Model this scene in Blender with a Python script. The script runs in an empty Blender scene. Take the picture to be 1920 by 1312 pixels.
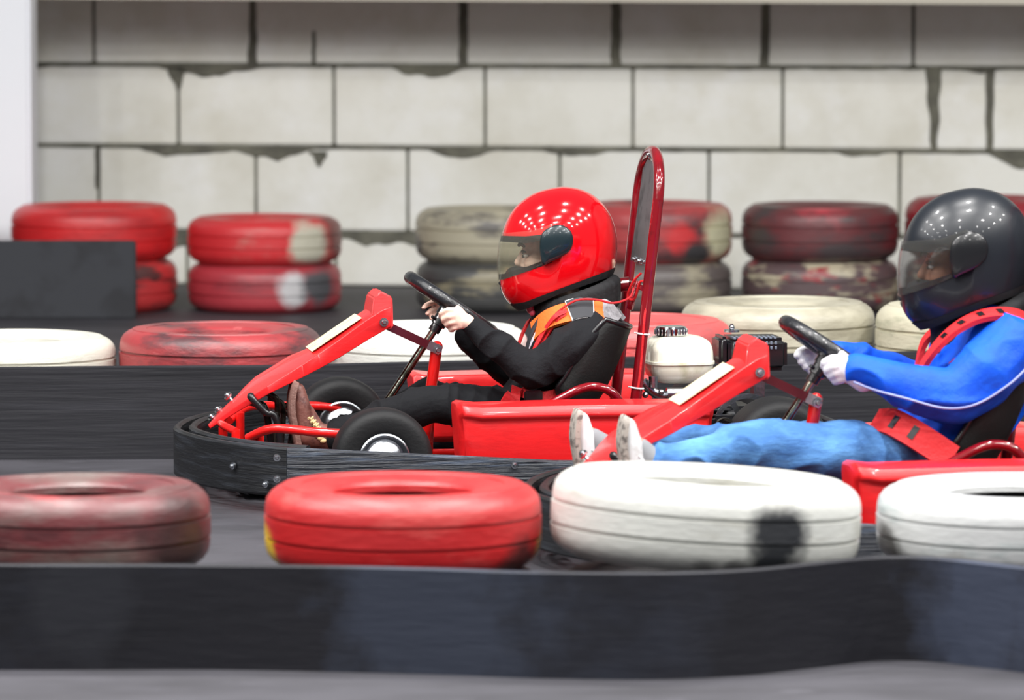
import bpy, bmesh, math, random
from mathutils import Vector, Matrix, noise
C = bpy.context.scene.collection
R = math.radians
# ---------------------------------------------------------------- camera
FPX, PITCH, CAMH = 9900.0, R(5.0), 1.63
cam_d = bpy.data.cameras.new('camera'); cam = bpy.data.objects.new('camera', cam_d); C.objects.link(cam)
cam_d.sensor_width = 36; cam_d.lens = FPX / 1920 * 36; cam_d.clip_end = 200
cam.location = (0, 0, CAMH); cam.rotation_euler = (R(90) - PITCH, 0, 0)
cam_d.dof.use_dof = True; cam_d.dof.focus_distance = 14.1; cam_d.dof.aperture_fstop = 4.0
bpy.context.scene.camera = cam
vs = bpy.context.scene.view_settings
vs.view_transform = 'Standard'; vs.look = 'None'; vs.gamma = 1; vs.use_curve_mapping = False
vs.exposure = -0.12
# ---------------------------------------------------------------- world and lamps
W = bpy.data.worlds.new('world'); bpy.context.scene.world = W; W.use_nodes = True
W.node_tree.nodes['Background'].inputs[0].default_value = (0.88, 0.93, 1.0, 1)
W.node_tree.nodes['Background'].inputs[1].default_value = 0.17
def lamp(x, y, z, power, size=0.35, col=(1, .985, .96)):
    l = bpy.data.lights.new('hall_lamp', 'AREA'); l.shape = 'DISK'; l.size = size; l.energy = power; l.color = col
    o = bpy.data.objects.new('hall_lamp', l); C.objects.link(o); o.location = (x, y, z)
    return o
for ix, x in enumerate((-7.5, -4.5, -1.5, 1.5, 4.5, 7.5)):
    for iy, y in enumerate((2.5, 5.5, 8.5, 11.0, 13.2)):
        lamp(x + .35 * (iy % 2), y, 5.6 + .15 * (ix % 2), (64, 98, 158, 190, 150)[iy])

# ---------------------------------------------------------------- projection helpers (pixels of the photo -> points at a known depth)
def ray(px, py):
    u = (px - 960) / FPX; v = (656 - py) / FPX
    return Vector((u, math.cos(PITCH) + v * math.sin(PITCH), -math.sin(PITCH) + v * math.cos(PITCH)))
CAM = Vector((0, 0, CAMH))
def at(px, py, Y):
    d = ray(px, py); return CAM + d * (Y / d.y)
def ground(px, py, z=0.0):
    d = ray(px, py); return CAM + d * ((z - CAMH) / d.z)
YAW = R(9)
ORG = [Vector((0, 14.35, 0)), Vector((.945, 12.87, 0))]
RI = Matrix.Rotation(-YAW, 3, 'Z')
LAT = Vector((-math.sin(YAW), math.cos(YAW), 0))
def K(px, py, b=0.0, k=0):
    d = ray(px, py)
    t = (b - (CAM - ORG[k]).dot(LAT)) / d.dot(LAT)
    return RI @ (CAM + d * t - ORG[k])

# ---------------------------------------------------------------- materials
def lin(c):
    return tuple(((x / 255) / 12.92 if x / 255 <= .04045 else ((x / 255 + .055) / 1.055) ** 2.4) for x in c)
def rgba(c): return (*lin(c), 1)
_m = {}
def mat(name, col, rough=.5, metal=0., coat=0., col2=None, lo=.5, hi=.6, scale=6., stretch=(1, 1, 1), bump=0., bscale=None,
        patches=(), crough=.04, spec=.5, seed=0., col3=None, lo3=.6, hi3=.7, coord='Object', rough2=None, bstretch=None):
    if name in _m: return _m[name]
    m = bpy.data.materials.new(name); m.use_nodes = True; nt = m.node_tree; N = nt.nodes; L = nt.links
    b = N['Principled BSDF']; b.inputs['Roughness'].default_value = rough; b.inputs['Metallic'].default_value = metal
    b.inputs['Coat Weight'].default_value = coat; b.inputs['Coat Roughness'].default_value = crough
    b.inputs['Specular IOR Level'].default_value = spec
    b.inputs['Base Color'].default_value = rgba(col)
    tc = N.new('ShaderNodeTexCoord')
    def noi(scale, stretch, seed, det=5., rg=.6):
        mp = N.new('ShaderNodeMapping'); mp.inputs['Scale'].default_value = stretch; mp.inputs['Location'].default_value = (seed * 3.1, seed * 1.7, seed * 2.3)
        n = N.new('ShaderNodeTexNoise'); n.inputs['Scale'].default_value = scale; n.inputs['Detail'].default_value = det; n.inputs['Roughness'].default_value = rg
        L.new(tc.outputs[coord], mp.inputs[0]); L.new(mp.outputs[0], n.inputs['Vector']); return n
    cur = None
    def mixin(cur, colr, fac):
        mx = N.new('ShaderNodeMix'); mx.data_type = 'RGBA'
        if cur is None: mx.inputs['A'].default_value = rgba(col)
        else: L.new(cur, mx.inputs['A'])
        mx.inputs['B'].default_value = rgba(colr); L.new(fac, mx.inputs['Factor']); return mx.outputs['Result']
    def ramp(out, lo, hi):
        r = N.new('ShaderNodeMapRange'); r.inputs['From Min'].default_value = lo; r.inputs['From Max'].default_value = hi
        L.new(out, r.inputs['Value']); return r.outputs['Result']
    if col2:
        n = noi(scale, stretch, seed); f = ramp(n.outputs['Fac'], lo, hi); cur = mixin(cur, col2, f)
        if rough2 is not None:
            r = N.new('ShaderNodeMapRange'); r.inputs['To Min'].default_value = rough; r.inputs['To Max'].default_value = rough2
            L.new(f, r.inputs['Value']); L.new(r.outputs['Result'], b.inputs['Roughness'])
    if col3:
        n = noi(scale * 1.7, stretch, seed + 4.7); cur = mixin(cur, col3, ramp(n.outputs['Fac'], lo3, hi3))
    if patches:
        n = noi(9, (1, 1, 1), seed + 9)
        for (p, rad, pc) in patches:
            vm = N.new('ShaderNodeVectorMath'); vm.operation = 'DISTANCE'; vm.inputs[1].default_value = p
            L.new(tc.outputs[coord], vm.inputs[0])
            ad = N.new('ShaderNodeMath'); ad.operation = 'MULTIPLY_ADD'; ad.inputs[1].default_value = rad * 1.6
            L.new(n.outputs['Fac'], ad.inputs[0]); L.new(vm.outputs['Value'], ad.inputs[2])
            cur = mixin(cur, pc, ramp(ad.outputs[0], rad * 2.15, rad * 1.5))
    if cur is not None: L.new(cur, b.inputs['Base Color'])
    if bump:
        n = noi(bscale or scale * 4, bstretch or stretch, seed + 2)
        bp = N.new('ShaderNodeBump'); bp.inputs['Strength'].default_value = bump; bp.inputs['Distance'].default_value = .01
        L.new(n.outputs['Fac'], bp.inputs['Height']); L.new(bp.outputs[0], b.inputs['Normal'])
    _m[name] = m; return m
def visor_mat(name, tint, alpha):
    m = bpy.data.materials.new(name); m.use_nodes = True; nt = m.node_tree; N = nt.nodes; L = nt.links
    out = N['Material Output']; N.remove(N['Principled BSDF'])
    t = N.new('ShaderNodeBsdfTransparent'); t.inputs[0].default_value = (*tint, 1)
    d = N.new('ShaderNodeBsdfDiffuse'); d.inputs[0].default_value = rgba((190, 188, 175))
    g = N.new('ShaderNodeBsdfGlossy'); g.inputs['Roughness'].default_value = .06
    lw = N.new('ShaderNodeLayerWeight'); lw.inputs[0].default_value = .5
    pw = N.new('ShaderNodeMath'); pw.operation = 'POWER'; pw.inputs[1].default_value = 4; L.new(lw.outputs['Facing'], pw.inputs[0])
    fr = N.new('ShaderNodeMath'); fr.operation = 'MULTIPLY_ADD'; fr.inputs[1].default_value = .25; fr.inputs[2].default_value = .03; L.new(pw.outputs[0], fr.inputs[0])
    m1 = N.new('ShaderNodeMixShader'); m1.inputs[0].default_value = alpha; L.new(t.outputs[0], m1.inputs[1]); L.new(d.outputs[0], m1.inputs[2])
    m2 = N.new('ShaderNodeMixShader'); L.new(fr.outputs[0], m2.inputs[0]); L.new(m1.outputs[0], m2.inputs[1]); L.new(g.outputs[0], m2.inputs[2])
    L.new(m2.outputs[0], out.inputs['Surface']); return m

RED = mat('red_panel_plastic', (218, 26, 30), .38, coat=.25, col2=(192, 20, 26), lo=.5, hi=.75, scale=7, stretch=(1, 1, 4), bump=.06, bscale=30)
REDTUBE = mat('red_powder_coat', (222, 26, 24), .22, coat=.6)
DKRED = mat('dark_red_gloss_paint', (122, 10, 22), .14, coat=1.0, col2=(104, 8, 18), scale=14)
MAROON = mat('maroon_metal_strip', (96, 26, 34), .3, metal=.3, coat=.4)
BUMP = mat('black_bumper_plastic', (24, 25, 28), .45, spec=.4, col2=(54, 58, 66), lo=.52, hi=.8, scale=9, stretch=(.5, .5, 7), bump=.5, bscale=16, bstretch=(.5, .5, 6))
BUMP2 = mat('scuffed_bumper_plastic', (22, 27, 37), .38, col2=(84, 98, 120), lo=.54, hi=.78, scale=11, stretch=(.4, .4, 8), bump=.9, bscale=16, bstretch=(.35, .35, 7))
BLACK = mat('black_plastic', (20, 21, 24), .3, coat=.3)
MATTE = mat('black_foam', (20, 21, 24), .85, bump=.2, bscale=120)
SEATM = mat('black_seat_shell', (17, 18, 18), .6, spec=.3, bump=.15, bscale=150)
RUB = mat('kart_tyre_rubber', (21, 21, 23), .6, spec=.3, bump=.12, bscale=90)
STEEL = mat('brushed_steel', (180, 184, 190), .25, metal=1, bump=.1, bscale=60)
CHROME = mat('chrome', (220, 222, 226), .1, metal=1)
DKST = mat('dark_oiled_steel', (70, 68, 62), .35, metal=.9, col2=(30, 28, 27), scale=30, bump=.2)
ENG = mat('engine_black', (24, 25, 29), .4, metal=.3, bump=.1)
TANK = mat('cream_fuel_tank_paint', (244, 242, 224), .3, coat=.4, col2=(180, 178, 128), lo=.5, hi=.8, scale=14, stretch=(1, 1, .4), bump=.05)
CREAM = mat('worn_cream_decal', (228, 216, 182), .5, col2=(178, 160, 118), lo=.5, hi=.66, scale=26, stretch=(1, 3, 1))
WHITEP = mat('white_nylon', (225, 225, 225), .4)
SKIN = mat('skin', (240, 206, 188), .5, spec=.35, col2=(232, 182, 164), scale=22, lo=.4, hi=.75)
SKIN2 = mat('skin_warm', (190, 134, 104), .5, spec=.35, col2=(170, 112, 88), scale=22, lo=.4, hi=.75)
HOOD = mat('black_sweat_cloth', (19, 20, 24), .85, bump=.35, bscale=60, spec=.25)
TROU = mat('black_trouser_cloth', (15, 16, 20), .85, bump=.3, bscale=50, spec=.25)
BOOT = mat('brown_leather', (112, 70, 62), .45, col2=(82, 46, 42), scale=20, bump=.2)
SOLE = mat('brown_rubber_sole', (120, 88, 80), .7, bump=.4, bscale=90)
LACE = mat('cream_laces', (205, 178, 128), .7)
HELM = mat('red_helmet_gloss', (218, 8, 20), .12, coat=1.0)
HELMB = mat('charcoal_helmet', (24, 28, 35), .36, coat=.2)
BLUE = mat('bright_blue_jacket', (0, 86, 222), .6, bump=.3, bscale=40, col2=(0, 66, 190), scale=9, lo=.4, hi=.8, spec=.3)
JEAN = mat('blue_denim', (54, 102, 160), .85, col2=(92, 148, 204), lo=.42, hi=.75, scale=8, stretch=(1, 1, 2.5), bump=.3, bscale=60)
GLOVE = mat('white_glove_knit', (222, 222, 228), .8, bump=.3, bscale=110)
SNEAK = mat('white_sneaker', (220, 222, 224), .5, col2=(190, 190, 188), scale=20)
SNEAKD = mat('dark_sneaker_trim', (52, 54, 60), .6)
BELT = mat('red_webbing', (208, 22, 30), .6, bump=.3, bscale=150)
BELTR = mat('orange_fabric', (238, 104, 30), .75, bump=.2, bscale=90)
GREYF = mat('grey_fabric', (150, 148, 152), .8, col2=(120, 118, 122), scale=30, bump=.2)
LABEL = mat('black_label', (28, 30, 38), .6)
PINK = mat('pink_buckle', (196, 60, 84), .4, coat=.3)
TEAL = mat('dark_teal_cover', (16, 34, 40), .3, coat=.6)

# ---------------------------------------------------------------- mesh helpers
def link_mesh(name, bm, m, parent=None, smooth=True, recalc=True):
    if recalc: bmesh.ops.recalc_face_normals(bm, faces=bm.faces)
    me = bpy.data.meshes.new(name); bm.to_mesh(me); bm.free()
    if smooth:
        for p in me.polygons: p.use_smooth = True
        try: me.set_sharp_from_angle(angle=R(38))
        except Exception: pass
    o = bpy.data.objects.new(name, me); C.objects.link(o)
    for x in (m if isinstance(m, (list, tuple)) else [m]): me.materials.append(x)
    if parent: o.parent = parent
    return o
def thing(name, label, cat, loc=(0, 0, 0), rz=0., group=None):
    o = bpy.data.objects.new(name, None); C.objects.link(o); o.location = loc; o.rotation_euler = (0, 0, rz)
    o.empty_display_size = .1
    o['label'] = label; o['category'] = cat
    if group: o['group'] = group
    return o
def tag(o, label, cat, group=None):
    o['label'] = label; o['category'] = cat
    if group: o['group'] = group
    return o
def catmull(P, n=6, closed=False):
    P = [Vector(p) for p in P]; out = []; N = len(P)
    for i in range(N if closed else N - 1):
        if closed: p0, p1, p2, p3 = P[i - 1], P[i], P[(i + 1) % N], P[(i + 2) % N]
        else: p0, p1, p2, p3 = P[max(i - 1, 0)], P[i], P[i + 1], P[min(i + 2, N - 1)]
        for j in range(n):
            t = j / n
            out.append(.5 * ((2 * p1) + (-p0 + p2) * t + (2 * p0 - 5 * p1 + 4 * p2 - p3) * t * t + (-p0 + 3 * p1 - 3 * p2 + p3) * t ** 3))
    if not closed: out.append(P[-1])
    return out
def sweep(bm, path, prof, side, closed=False):
    """sweep a 2D profile (u along side, v along normal) on a path"""
    path = [Vector(p) for p in path]; n = len(path); rings = []
    side0 = Vector(side)
    for i, p in enumerate(path):
        if closed: t = path[(i + 1) % n] - path[i - 1]
        else: t = path[min(i + 1, n - 1)] - path[max(i - 1, 0)]
        t.normalize(); s = side0 - t * side0.dot(t)
        if s.length < 1e-4: s = t.orthogonal()
        s.normalize(); nn = t.cross(s)
        rings.append([bm.verts.new(p + s * u + nn * v) for (u, v) in prof])
    m = len(prof)
    for i in range(n if closed else n - 1):
        a, b = rings[i], rings[(i + 1) % n]
        for j in range(m): bm.faces.new((a[j], a[(j + 1) % m], b[(j + 1) % m], b[j]))
    if not closed:
        bm.faces.new(rings[0]); bm.faces.new(rings[-1][::-1])
def tube(bm, pts, r, seg=12, smooth=0, closed=False):
    P = catmull(pts, smooth, closed) if smooth else [Vector(p) for p in pts]
    n = len(P); rings = []; prev = None
    for i, p in enumerate(P):
        if closed: t = P[(i + 1) % n] - P[i - 1]
        else: t = P[min(i + 1, n - 1)] - P[max(i - 1, 0)]
        t.normalize()
        s = (prev - t * prev.dot(t)) if prev is not None else t.orthogonal()
        s.normalize(); prev = s; nn = t.cross(s)
        rr = r(i / (n - 1)) if callable(r) else r
        rings.append([bm.verts.new(p + (s * math.cos(a) + nn * math.sin(a)) * rr) for a in [2 * math.pi * k / seg for k in range(seg)]])
    for i in range(n if closed else n - 1):
        a, b = rings[i], rings[(i + 1) % n]
        for j in range(seg): bm.faces.new((a[j], a[(j + 1) % seg], b[(j + 1) % seg], b[j]))
    if not closed:
        bm.faces.new(rings[0][::-1]); bm.faces.new(rings[-1])
def box(bm, c, size, rot=None, bev=0., seg=2):
    g = bmesh.ops.create_cube(bm, size=1)['verts']
    M = Matrix.Translation(Vector(c)) @ (rot.to_4x4() if rot else Matrix.Identity(4)) @ Matrix.Diagonal((*size, 1))
    bmesh.ops.transform(bm, matrix=M, verts=g)
    if bev:
        es = list({e for v in g for e in v.link_edges})
        bmesh.ops.bevel(bm, geom=es, offset=bev, segments=seg, affect='EDGES')
def ell(bm, c, r, rot=None, sub=3):
    g = bmesh.ops.create_icosphere(bm, subdivisions=sub, radius=1)['verts']
    if not hasattr(r, '__len__'): r = (r, r, r)
    M = Matrix.Translation(Vector(c)) @ (rot.to_4x4() if rot else Matrix.Identity(4)) @ Matrix.Diagonal((*r, 1))
    bmesh.ops.transform(bm, matrix=M, verts=g)
def lathe(bm, prof, axis_rot=None, c=(0, 0, 0), seg=64, closed=False):
    """prof: list of (r, h) revolved round local z"""
    M = Matrix.Translation(Vector(c)) @ (axis_rot.to_4x4() if axis_rot else Matrix.Identity(4))
    rings = []
    for (r, h) in prof:
        if r < 1e-6: rings.append([bm.verts.new(M @ Vector((0, 0, h)))])
        else: rings.append([bm.verts.new(M @ Vector((r * math.cos(2 * math.pi * k / seg), r * math.sin(2 * math.pi * k / seg), h))) for k in range(seg)])
    n = len(prof)
    for i in range(n if closed else n - 1):
        a, b = rings[i], rings[(i + 1) % n]
        for k in range(seg):
            k2 = (k + 1) % seg
            if len(a) == 1 and len(b) == 1: continue
            if len(a) == 1: bm.faces.new((a[0], b[k2], b[k]))
            elif len(b) == 1: bm.faces.new((a[k], a[k2], b[0]))
            else: bm.faces.new((a[k], a[k2], b[k2], b[k]))
def prism(bm, pts, off):
    """closed polygon (3D points) extruded by off"""
    off = Vector(off)
    a = [bm.verts.new(Vector(p)) for p in pts]; b = [bm.verts.new(Vector(p) + off) for p in pts]; n = len(pts)
    bm.faces.new(a); bm.faces.new(b[::-1])
    for i in range(n): bm.faces.new((a[i], b[i], b[(i + 1) % n], a[(i + 1) % n]))
def rot_to(v):
    return Vector((0, 0, 1)).rotation_difference(Vector(v).normalized()).to_matrix()
def cyl(bm, p0, p1, r, r2=None, seg=24):
    p0 = Vector(p0); p1 = Vector(p1); h = (p1 - p0).length
    lathe(bm, [(0, 0), (r, 0), (r if r2 is None else r2, h), (0, h)], rot_to(p1 - p0), p0, seg)
def evaluate(o, name=None):
    dg = bpy.context.evaluated_depsgraph_get(); dg.update()
    me = bpy.data.meshes.new_from_object(o.evaluated_get(dg), depsgraph=dg)
    old = o.data; o.modifiers.clear(); o.data = me; bpy.data.meshes.remove(old)
    return o
def capsule(bm, p0, r0, p1, r1, sub=2):
    p0 = Vector(p0); p1 = Vector(p1); h = (p1 - p0).length
    if h <= abs(r0 - r1) + 1e-5:
        ell(bm, p0 if r0 > r1 else p1, max(r0, r1), sub=3); return
    al = math.asin((r0 - r1) / h); prof = [(0, -r0)]; n = 7
    for k in range(1, n + 1):
        t = -math.pi / 2 + (math.pi / 2 + al) * k / n; prof.append((r0 * math.cos(t), r0 * math.sin(t)))
    for k in range(n):
        t = al + (math.pi / 2 - al) * k / n; prof.append((r1 * math.cos(t), h + r1 * math.sin(t)))
    prof.append((0, h + r1))
    lathe(bm, prof, rot_to(p1 - p0), p0, 20)
def chain(bm, pts):
    for (a, ra), (b, rb) in zip(pts[:-1], pts[1:]): capsule(bm, a, ra, b, rb)
def blob(name, fill, m, parent, voxel=.005, smooth=6, disp=None, sharp=False):
    bm = bmesh.new(); fill(bm)
    o = link_mesh(name, bm, m, parent)
    md = o.modifiers.new('r', 'REMESH'); md.mode = 'VOXEL'; md.voxel_size = voxel; md.use_smooth_shade = True
    if smooth:
        s = o.modifiers.new('s', 'SMOOTH'); s.factor = .5; s.iterations = smooth
    evaluate(o)
    if disp:
        me = o.data; nr = [v.normal.copy() for v in me.vertices]
        for v, nn in zip(me.vertices, nr): v.co += nn * disp(v.co)
    for p in o.data.polygons: p.use_smooth = True
    if not o.data.materials: o.data.materials.append(m)
    return o
def folds(amp, f, st=(1, 1, 1), seed=0):
    def d(c):
        q = Vector((c.x * st[0], c.y * st[1], c.z * st[2])) * f + Vector((seed, seed * 2, 0))
        w = noise.noise(q * .5) * 1.2
        return amp * ((1 - abs(noise.noise(q + Vector((w, w, w))))) ** 3 - .55)
    return d

# ================================================================ SETTING
bm = bmesh.new()
bmesh.ops.create_grid(bm, x_segments=1, y_segments=1, size=1)
bmesh.ops.transform(bm, matrix=Matrix.Translation((0, 14, 0)) @ Matrix.Diagonal((16, 14, 1, 1)), verts=bm.verts)
FLOORM = mat('worn_dark_track_floor', (64, 63, 69), .6, col2=(48, 47, 52), lo=.4, hi=.65, scale=3.5, stretch=(.6, 1.2, 1), col3=(86, 85, 92), lo3=.62, hi3=.8, bump=.15, bscale=60)
fl = link_mesh('floor', bm, FLOORM); fl['kind'] = 'structure'

# back wall of aerated blocks, turned a little so its right end is nearer
WU = Vector((1, -.13, 0)).normalized(); WN = Vector((-.13, -1, 0)).normalized()   # along the wall, towards the hall
WO = Vector((0, 21.55, 0))
def wall_uz(px, py):
    d = ray(px, py); t = (WO - CAM).dot(WN) / d.dot(WN); p = CAM + d * t
    return (p - WO).dot(WU), p.z
def wp(u, z, out=0.): return WO + WU * u + WN * out + Vector((0, 0, z))
bm = bmesh.new()
prism(bm, [wp(-9, 0, 0), wp(9, 0, 0), wp(9, 5.5, 0), wp(-9, 5.5, 0)], -WN * .2)
for f in bm.faces: f.material_index = 1
zl = [wall_uz(960, y)[1] for y in (123, 277, 437)]
zl = [zl[0] + .33 * k for k in range(12, 0, -1)] + zl + [0.0]
def ux(px, y): return wall_uz(px, y)[0]
rows = {11: [-60, 178, 475, 870, 1155, 1435, 1712, 2000], 12: [-215, 65, 335, 627, 910, 1187, 1468, 1752, 1857, 2140],
        13: [-95, 185, 480, 765, 1050, 1330, 1688, 1970], 14: [-190, 80, 350, 630, 910, 1190, 1470, 1750, 2030]}
rng = random.Random(4)
def block(u0, u1, z0, z1, out):
    f0 = len(bm.faces); g = .0065
    c = wp((u0 + u1) / 2, (z0 + z1) / 2, out / 2)
    rot = Matrix((WU, -WN, Vector((0, 0, 1)))).transposed()
    box(bm, c, (u1 - u0 - 2 * g, out, z1 - z0 - 2 * g), rot, .006, 2)
for i in range(len(zl) - 1):
    z1, z0 = zl[i], zl[i + 1]
    if i in rows: us = [ux(x, 200) for x in rows[i]]
    else: us = [-2.2 + (.3 if i % 2 else 0) + .61 * k for k in range(8)]
    while us[0] > -8.4: us.insert(0, us[0] - .61)
    while us[-1] < 8.4: us.append(us[-1] + .61)
    for a, b in zip(us[:-1], us[1:]): block(a, b, z0, z1, .012 + rng.random() * .006)
nb = len(bm.faces)
# squeezed-out mortar along the bed joints and round some head joints
def smear(pts_top, pts_bot, out):
    a = [wp(u, z, out) for u, z in pts_top] + [wp(u, z, out) for u, z in reversed(pts_bot)]
    k = len(bm.faces); prism(bm, a, -WN * .02)
    bm.faces.ensure_lookup_table()
    for f in bm.faces[k:]: f.material_index = 1
for j, zj in enumerate(zl[10:15]):
    top = []; bot = []; n = 260
    for k in range(n + 1):
        u = -3.4 + 6.8 * k / n
        s = noise.noise(Vector((u * 2.6 + j * 7, j * 3.3, 0))); s2 = noise.noise(Vector((u * 17, j * 5.1, 2)))
        top.append((u, zj + .006 + .003 * s2))
        bot.append((u, zj - .008 - .004 * s2 - max(0, s - .05) * .11 * (1 + .5 * s2)))
    for k in range(n): smear(top[k:k + 2], bot[k:k + 2], .0205)
def drip(px, y0, y1, w0, w1):
    n = 14; l = []; r = []
    for k in range(n + 1):
        t = k / n; u, z = wall_uz(px, y0 + (y1 - y0) * t)
        w = w0 + (w1 - w0) * t; q = noise.noise(Vector((px * .1, t * 4, 1)))
        l.append((u - w * (1 + .5 * q), z)); r.append((u + w * (1 - .5 * q), z))
    smear(l, r, .0205)
drip(1752, 130, 280, .032, .012); drip(1857, 130, 285, .018, .014); drip(335, 125, 165, .045, .006); drip(476, 0, 120, .012, .02)
drip(870, 0, 120, .018, .018); drip(1155, 0, 122, .018, .02); drip(1435, 0, 122, .016, .018); drip(590, 58, 122, .007, .008)
drip(600, 283, 312, .04, .004); drip(183, 278, 352, .006, .006)
BLK = mat('painted_aerated_block', (240, 240, 233), .85, col2=(222, 220, 208), lo=.42, hi=.7, scale=2.2, col3=(246, 247, 246), lo3=.5, hi3=.8, bump=.2, bscale=30)
MOR = mat('grey_green_mortar', (122, 121, 108), .9, col2=(94, 93, 84), lo=.4, hi=.6, scale=6, bump=.5, bscale=60)
wb = link_mesh('wall_back', bm, [BLK, MOR], smooth=False); wb['kind'] = 'structure'

# white column at the left, overhead ledge along the wall top
bm = bmesh.new(); p = at(62, 200, 20.95)
box(bm, (p.x - .3, 21.0, 2.0), (.6, .3, 4.0), None, .015)
o = link_mesh('trim_1', bm, mat('white_column_paint', (243, 246, 252), .6, bump=.1, bscale=20)); o['kind'] = 'structure'
bm = bmesh.new()
p0 = at(900, -1, 21.35); p1 = at(1920, 5, 21.05)
d = (p1 - p0); sl = d.z / d.x
a0 = WO + WU * -5 ; a1 = WO + WU * 5
zb = lambda x: p0.z + sl * (x - p0.x)
out = WN * .56
prism(bm, [Vector((a0.x, a0.y, zb(a0.x))) + out, Vector((a1.x, a1.y, zb(a1.x))) + out, Vector((a1.x, a1.y, zb(a1.x) + .3)) + out, Vector((a0.x, a0.y, zb(a0.x) + .3)) + out], -WN * .54)
o = link_mesh('trim_2', bm, mat('beige_ledge', (196, 190, 176), .7)); o['kind'] = 'structure'

# ================================================================ BARRIERS
def band(name, pts, z0, z1, th, m, lab, cat='track barrier', group=None, n=14, lean=0.):
    P = catmull([(p[0], p[1], 0) for p in pts], n)
    bm = bmesh.new(); rings = []
    for i, p in enumerate(P):
        t = P[min(i + 1, len(P) - 1)] - P[max(i - 1, 0)]; t.normalize(); nn = Vector((t.y, -t.x, 0))  # to the camera side
        h = z1 + .0025 * noise.noise(Vector((p.x * 2.3, 0, 5)))
        prof = [(0, z0), (th, z0), (th, h - .004), (th * .7, h), (th * .3, h), (0, h - .004)]
        rings.append([bm.verts.new(Vector((p.x, p.y, 0)) - nn * a + Vector((0, 0, z))) for a, z in prof])
    m_ = 6
    for a, b in zip(rings[:-1], rings[1:]):
        for j in range(m_): bm.faces.new((a[j], a[(j + 1) % m_], b[(j + 1) % m_], b[j]))
    bm.faces.new(rings[0]); bm.faces.new(rings[-1][::-1])
    o = link_mesh(name, bm, m); return tag(o, lab, cat, group)
FB = mat('front_barrier_rubber', (28, 28, 34), .55, spec=.3, col2=(46, 50, 62), lo=.5, hi=.8, scale=1.6, stretch=(1, 1, 1.6), col3=(20, 20, 25), lo3=.5, hi3=.75, patches=(((-.14, 10.95, .12), .22, (48, 53, 66)), ((1.02, 11.0, .13), .16, (54, 60, 76)), ((-.9, 10.95, .15), .1, (36, 37, 43))), bump=.25, bscale=12, bstretch=(.5, 1, 3))
fb = [ground(-1600, 1245), ground(-300, 1252), ground(0, 1256), ground(400, 1255), ground(800, 1264), ground(1000, 1271), ground(1220, 1274), ground(1400, 1266), ground(1530, 1252), ground(1640, 1240), ground(1740, 1240), ground(1850, 1252), ground(1960, 1266), ground(2150, 1290), ground(2600, 1330)]
band('rubber_track_barrier', fb, 0, .222, .018, FB, 'long wavy black rubber barrier strip in the foreground, in front of the nearest tyres')
BB = mat('back_barrier_plank', (32, 32, 37), .6, spec=.35, col2=(46, 46, 52), lo=.5, hi=.8, scale=3.4, stretch=(.3, 1, 7), col3=(22, 22, 27), lo3=.52, hi3=.7, bump=.35, bscale=5, bstretch=(.35, 1, 9))
bb = [at(-1800, 700, 15.1), at(-300, 700, 15.02), at(0, 700, 15.02), at(330, 700, 15.04), at(700, 700, 15.14), at(1100, 700, 15.3), at(1500, 700, 15.45), at(1950, 700, 15.6), at(2300, 700, 15.7), at(3600, 700, 15.9)]
band('rubber_track_barrier', bb, .0, .268, .02, BB, 'straight black barrier board behind the karts, in front of the middle row of tyres')
bm = bmesh.new(); p = at(255, 500, 20.0)
box(bm, (p.x - .6, 20.0, .148), (1.2, .05, .296), None, .006)
o = link_mesh('barrier_board', bm, mat('charcoal_board', (48, 50, 56), .7, col2=(38, 39, 44), scale=4, bump=.1))
tag(o, 'short dark charcoal board standing at the far left before the red stacked tyres', 'barrier board')

# ================================================================ TYRES
def tyre_mesh(Rr, h, seed=0):
    hh = h / 2; bm = bmesh.new()
    outer = [(.50 * Rr, .60 * hh), (.505 * Rr, .76 * hh), (.53 * Rr, .84 * hh), (.58 * Rr, .87 * hh), (.65 * Rr, .93 * hh), (.73 * Rr, .955 * hh), (.735 * Rr, .985 * hh), (.80 * Rr, 1.0 * hh), (.865 * Rr, .985 * hh),
             (.87 * Rr, .955 * hh), (.91 * Rr, .90 * hh), (.95 * Rr, .80 * hh), (.98 * Rr, .66 * hh), (.992 * Rr, .50 * hh)]
    gr = .006; tread = []
    for gz in (.27,):
        tread += [(.996 * Rr, (gz + .05) * hh), (.996 * Rr - gr, (gz + .035) * hh), (.996 * Rr - gr, (gz - .035) * hh), (.999 * Rr, (gz - .05) * hh)]
    half = outer + tread
    prof = half + [(r, -z) for r, z in reversed(half)]
    inner = [(.51 * Rr, -.60 * hh), (.74 * Rr, -.84 * hh), (.90 * Rr, -.78 * hh), (.94 * Rr, -.4 * hh), (.94 * Rr, .4 * hh), (.90 * Rr, .78 * hh), (.74 * Rr, .84 * hh), (.51 * Rr, .60 * hh)]
    prof += inner
    lathe(bm, prof, seg=96, closed=True)
    bm.faces.ensure_lookup_table(); no = len(half) * 2
    for i, f in enumerate(bm.faces):
        if i // 96 >= no - 1: f.material_index = 1
    rs = random.Random(seed)
    k1, k2, a1, a2 = rs.random() * 6, rs.random() * 6, .006 * rs.random(), .004 * rs.random()
    for v in bm.verts:      # old tyres are never quite round
        th = math.atan2(v.co.y, v.co.x); s = 1 + a1 * math.cos(2 * th + k1) + a2 * math.cos(3 * th + k2)
        v.co.x *= s; v.co.y *= s; v.co.z += .0006 * math.cos(2 * th + k2) * (abs(v.co.z) / hh)
    return bm
DARKT = mat('old_black_tyre', (40, 38, 40), .6, col2=(70, 66, 66), lo=.5, hi=.8, scale=5, bump=.3, bscale=30)
tn = 0
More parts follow.
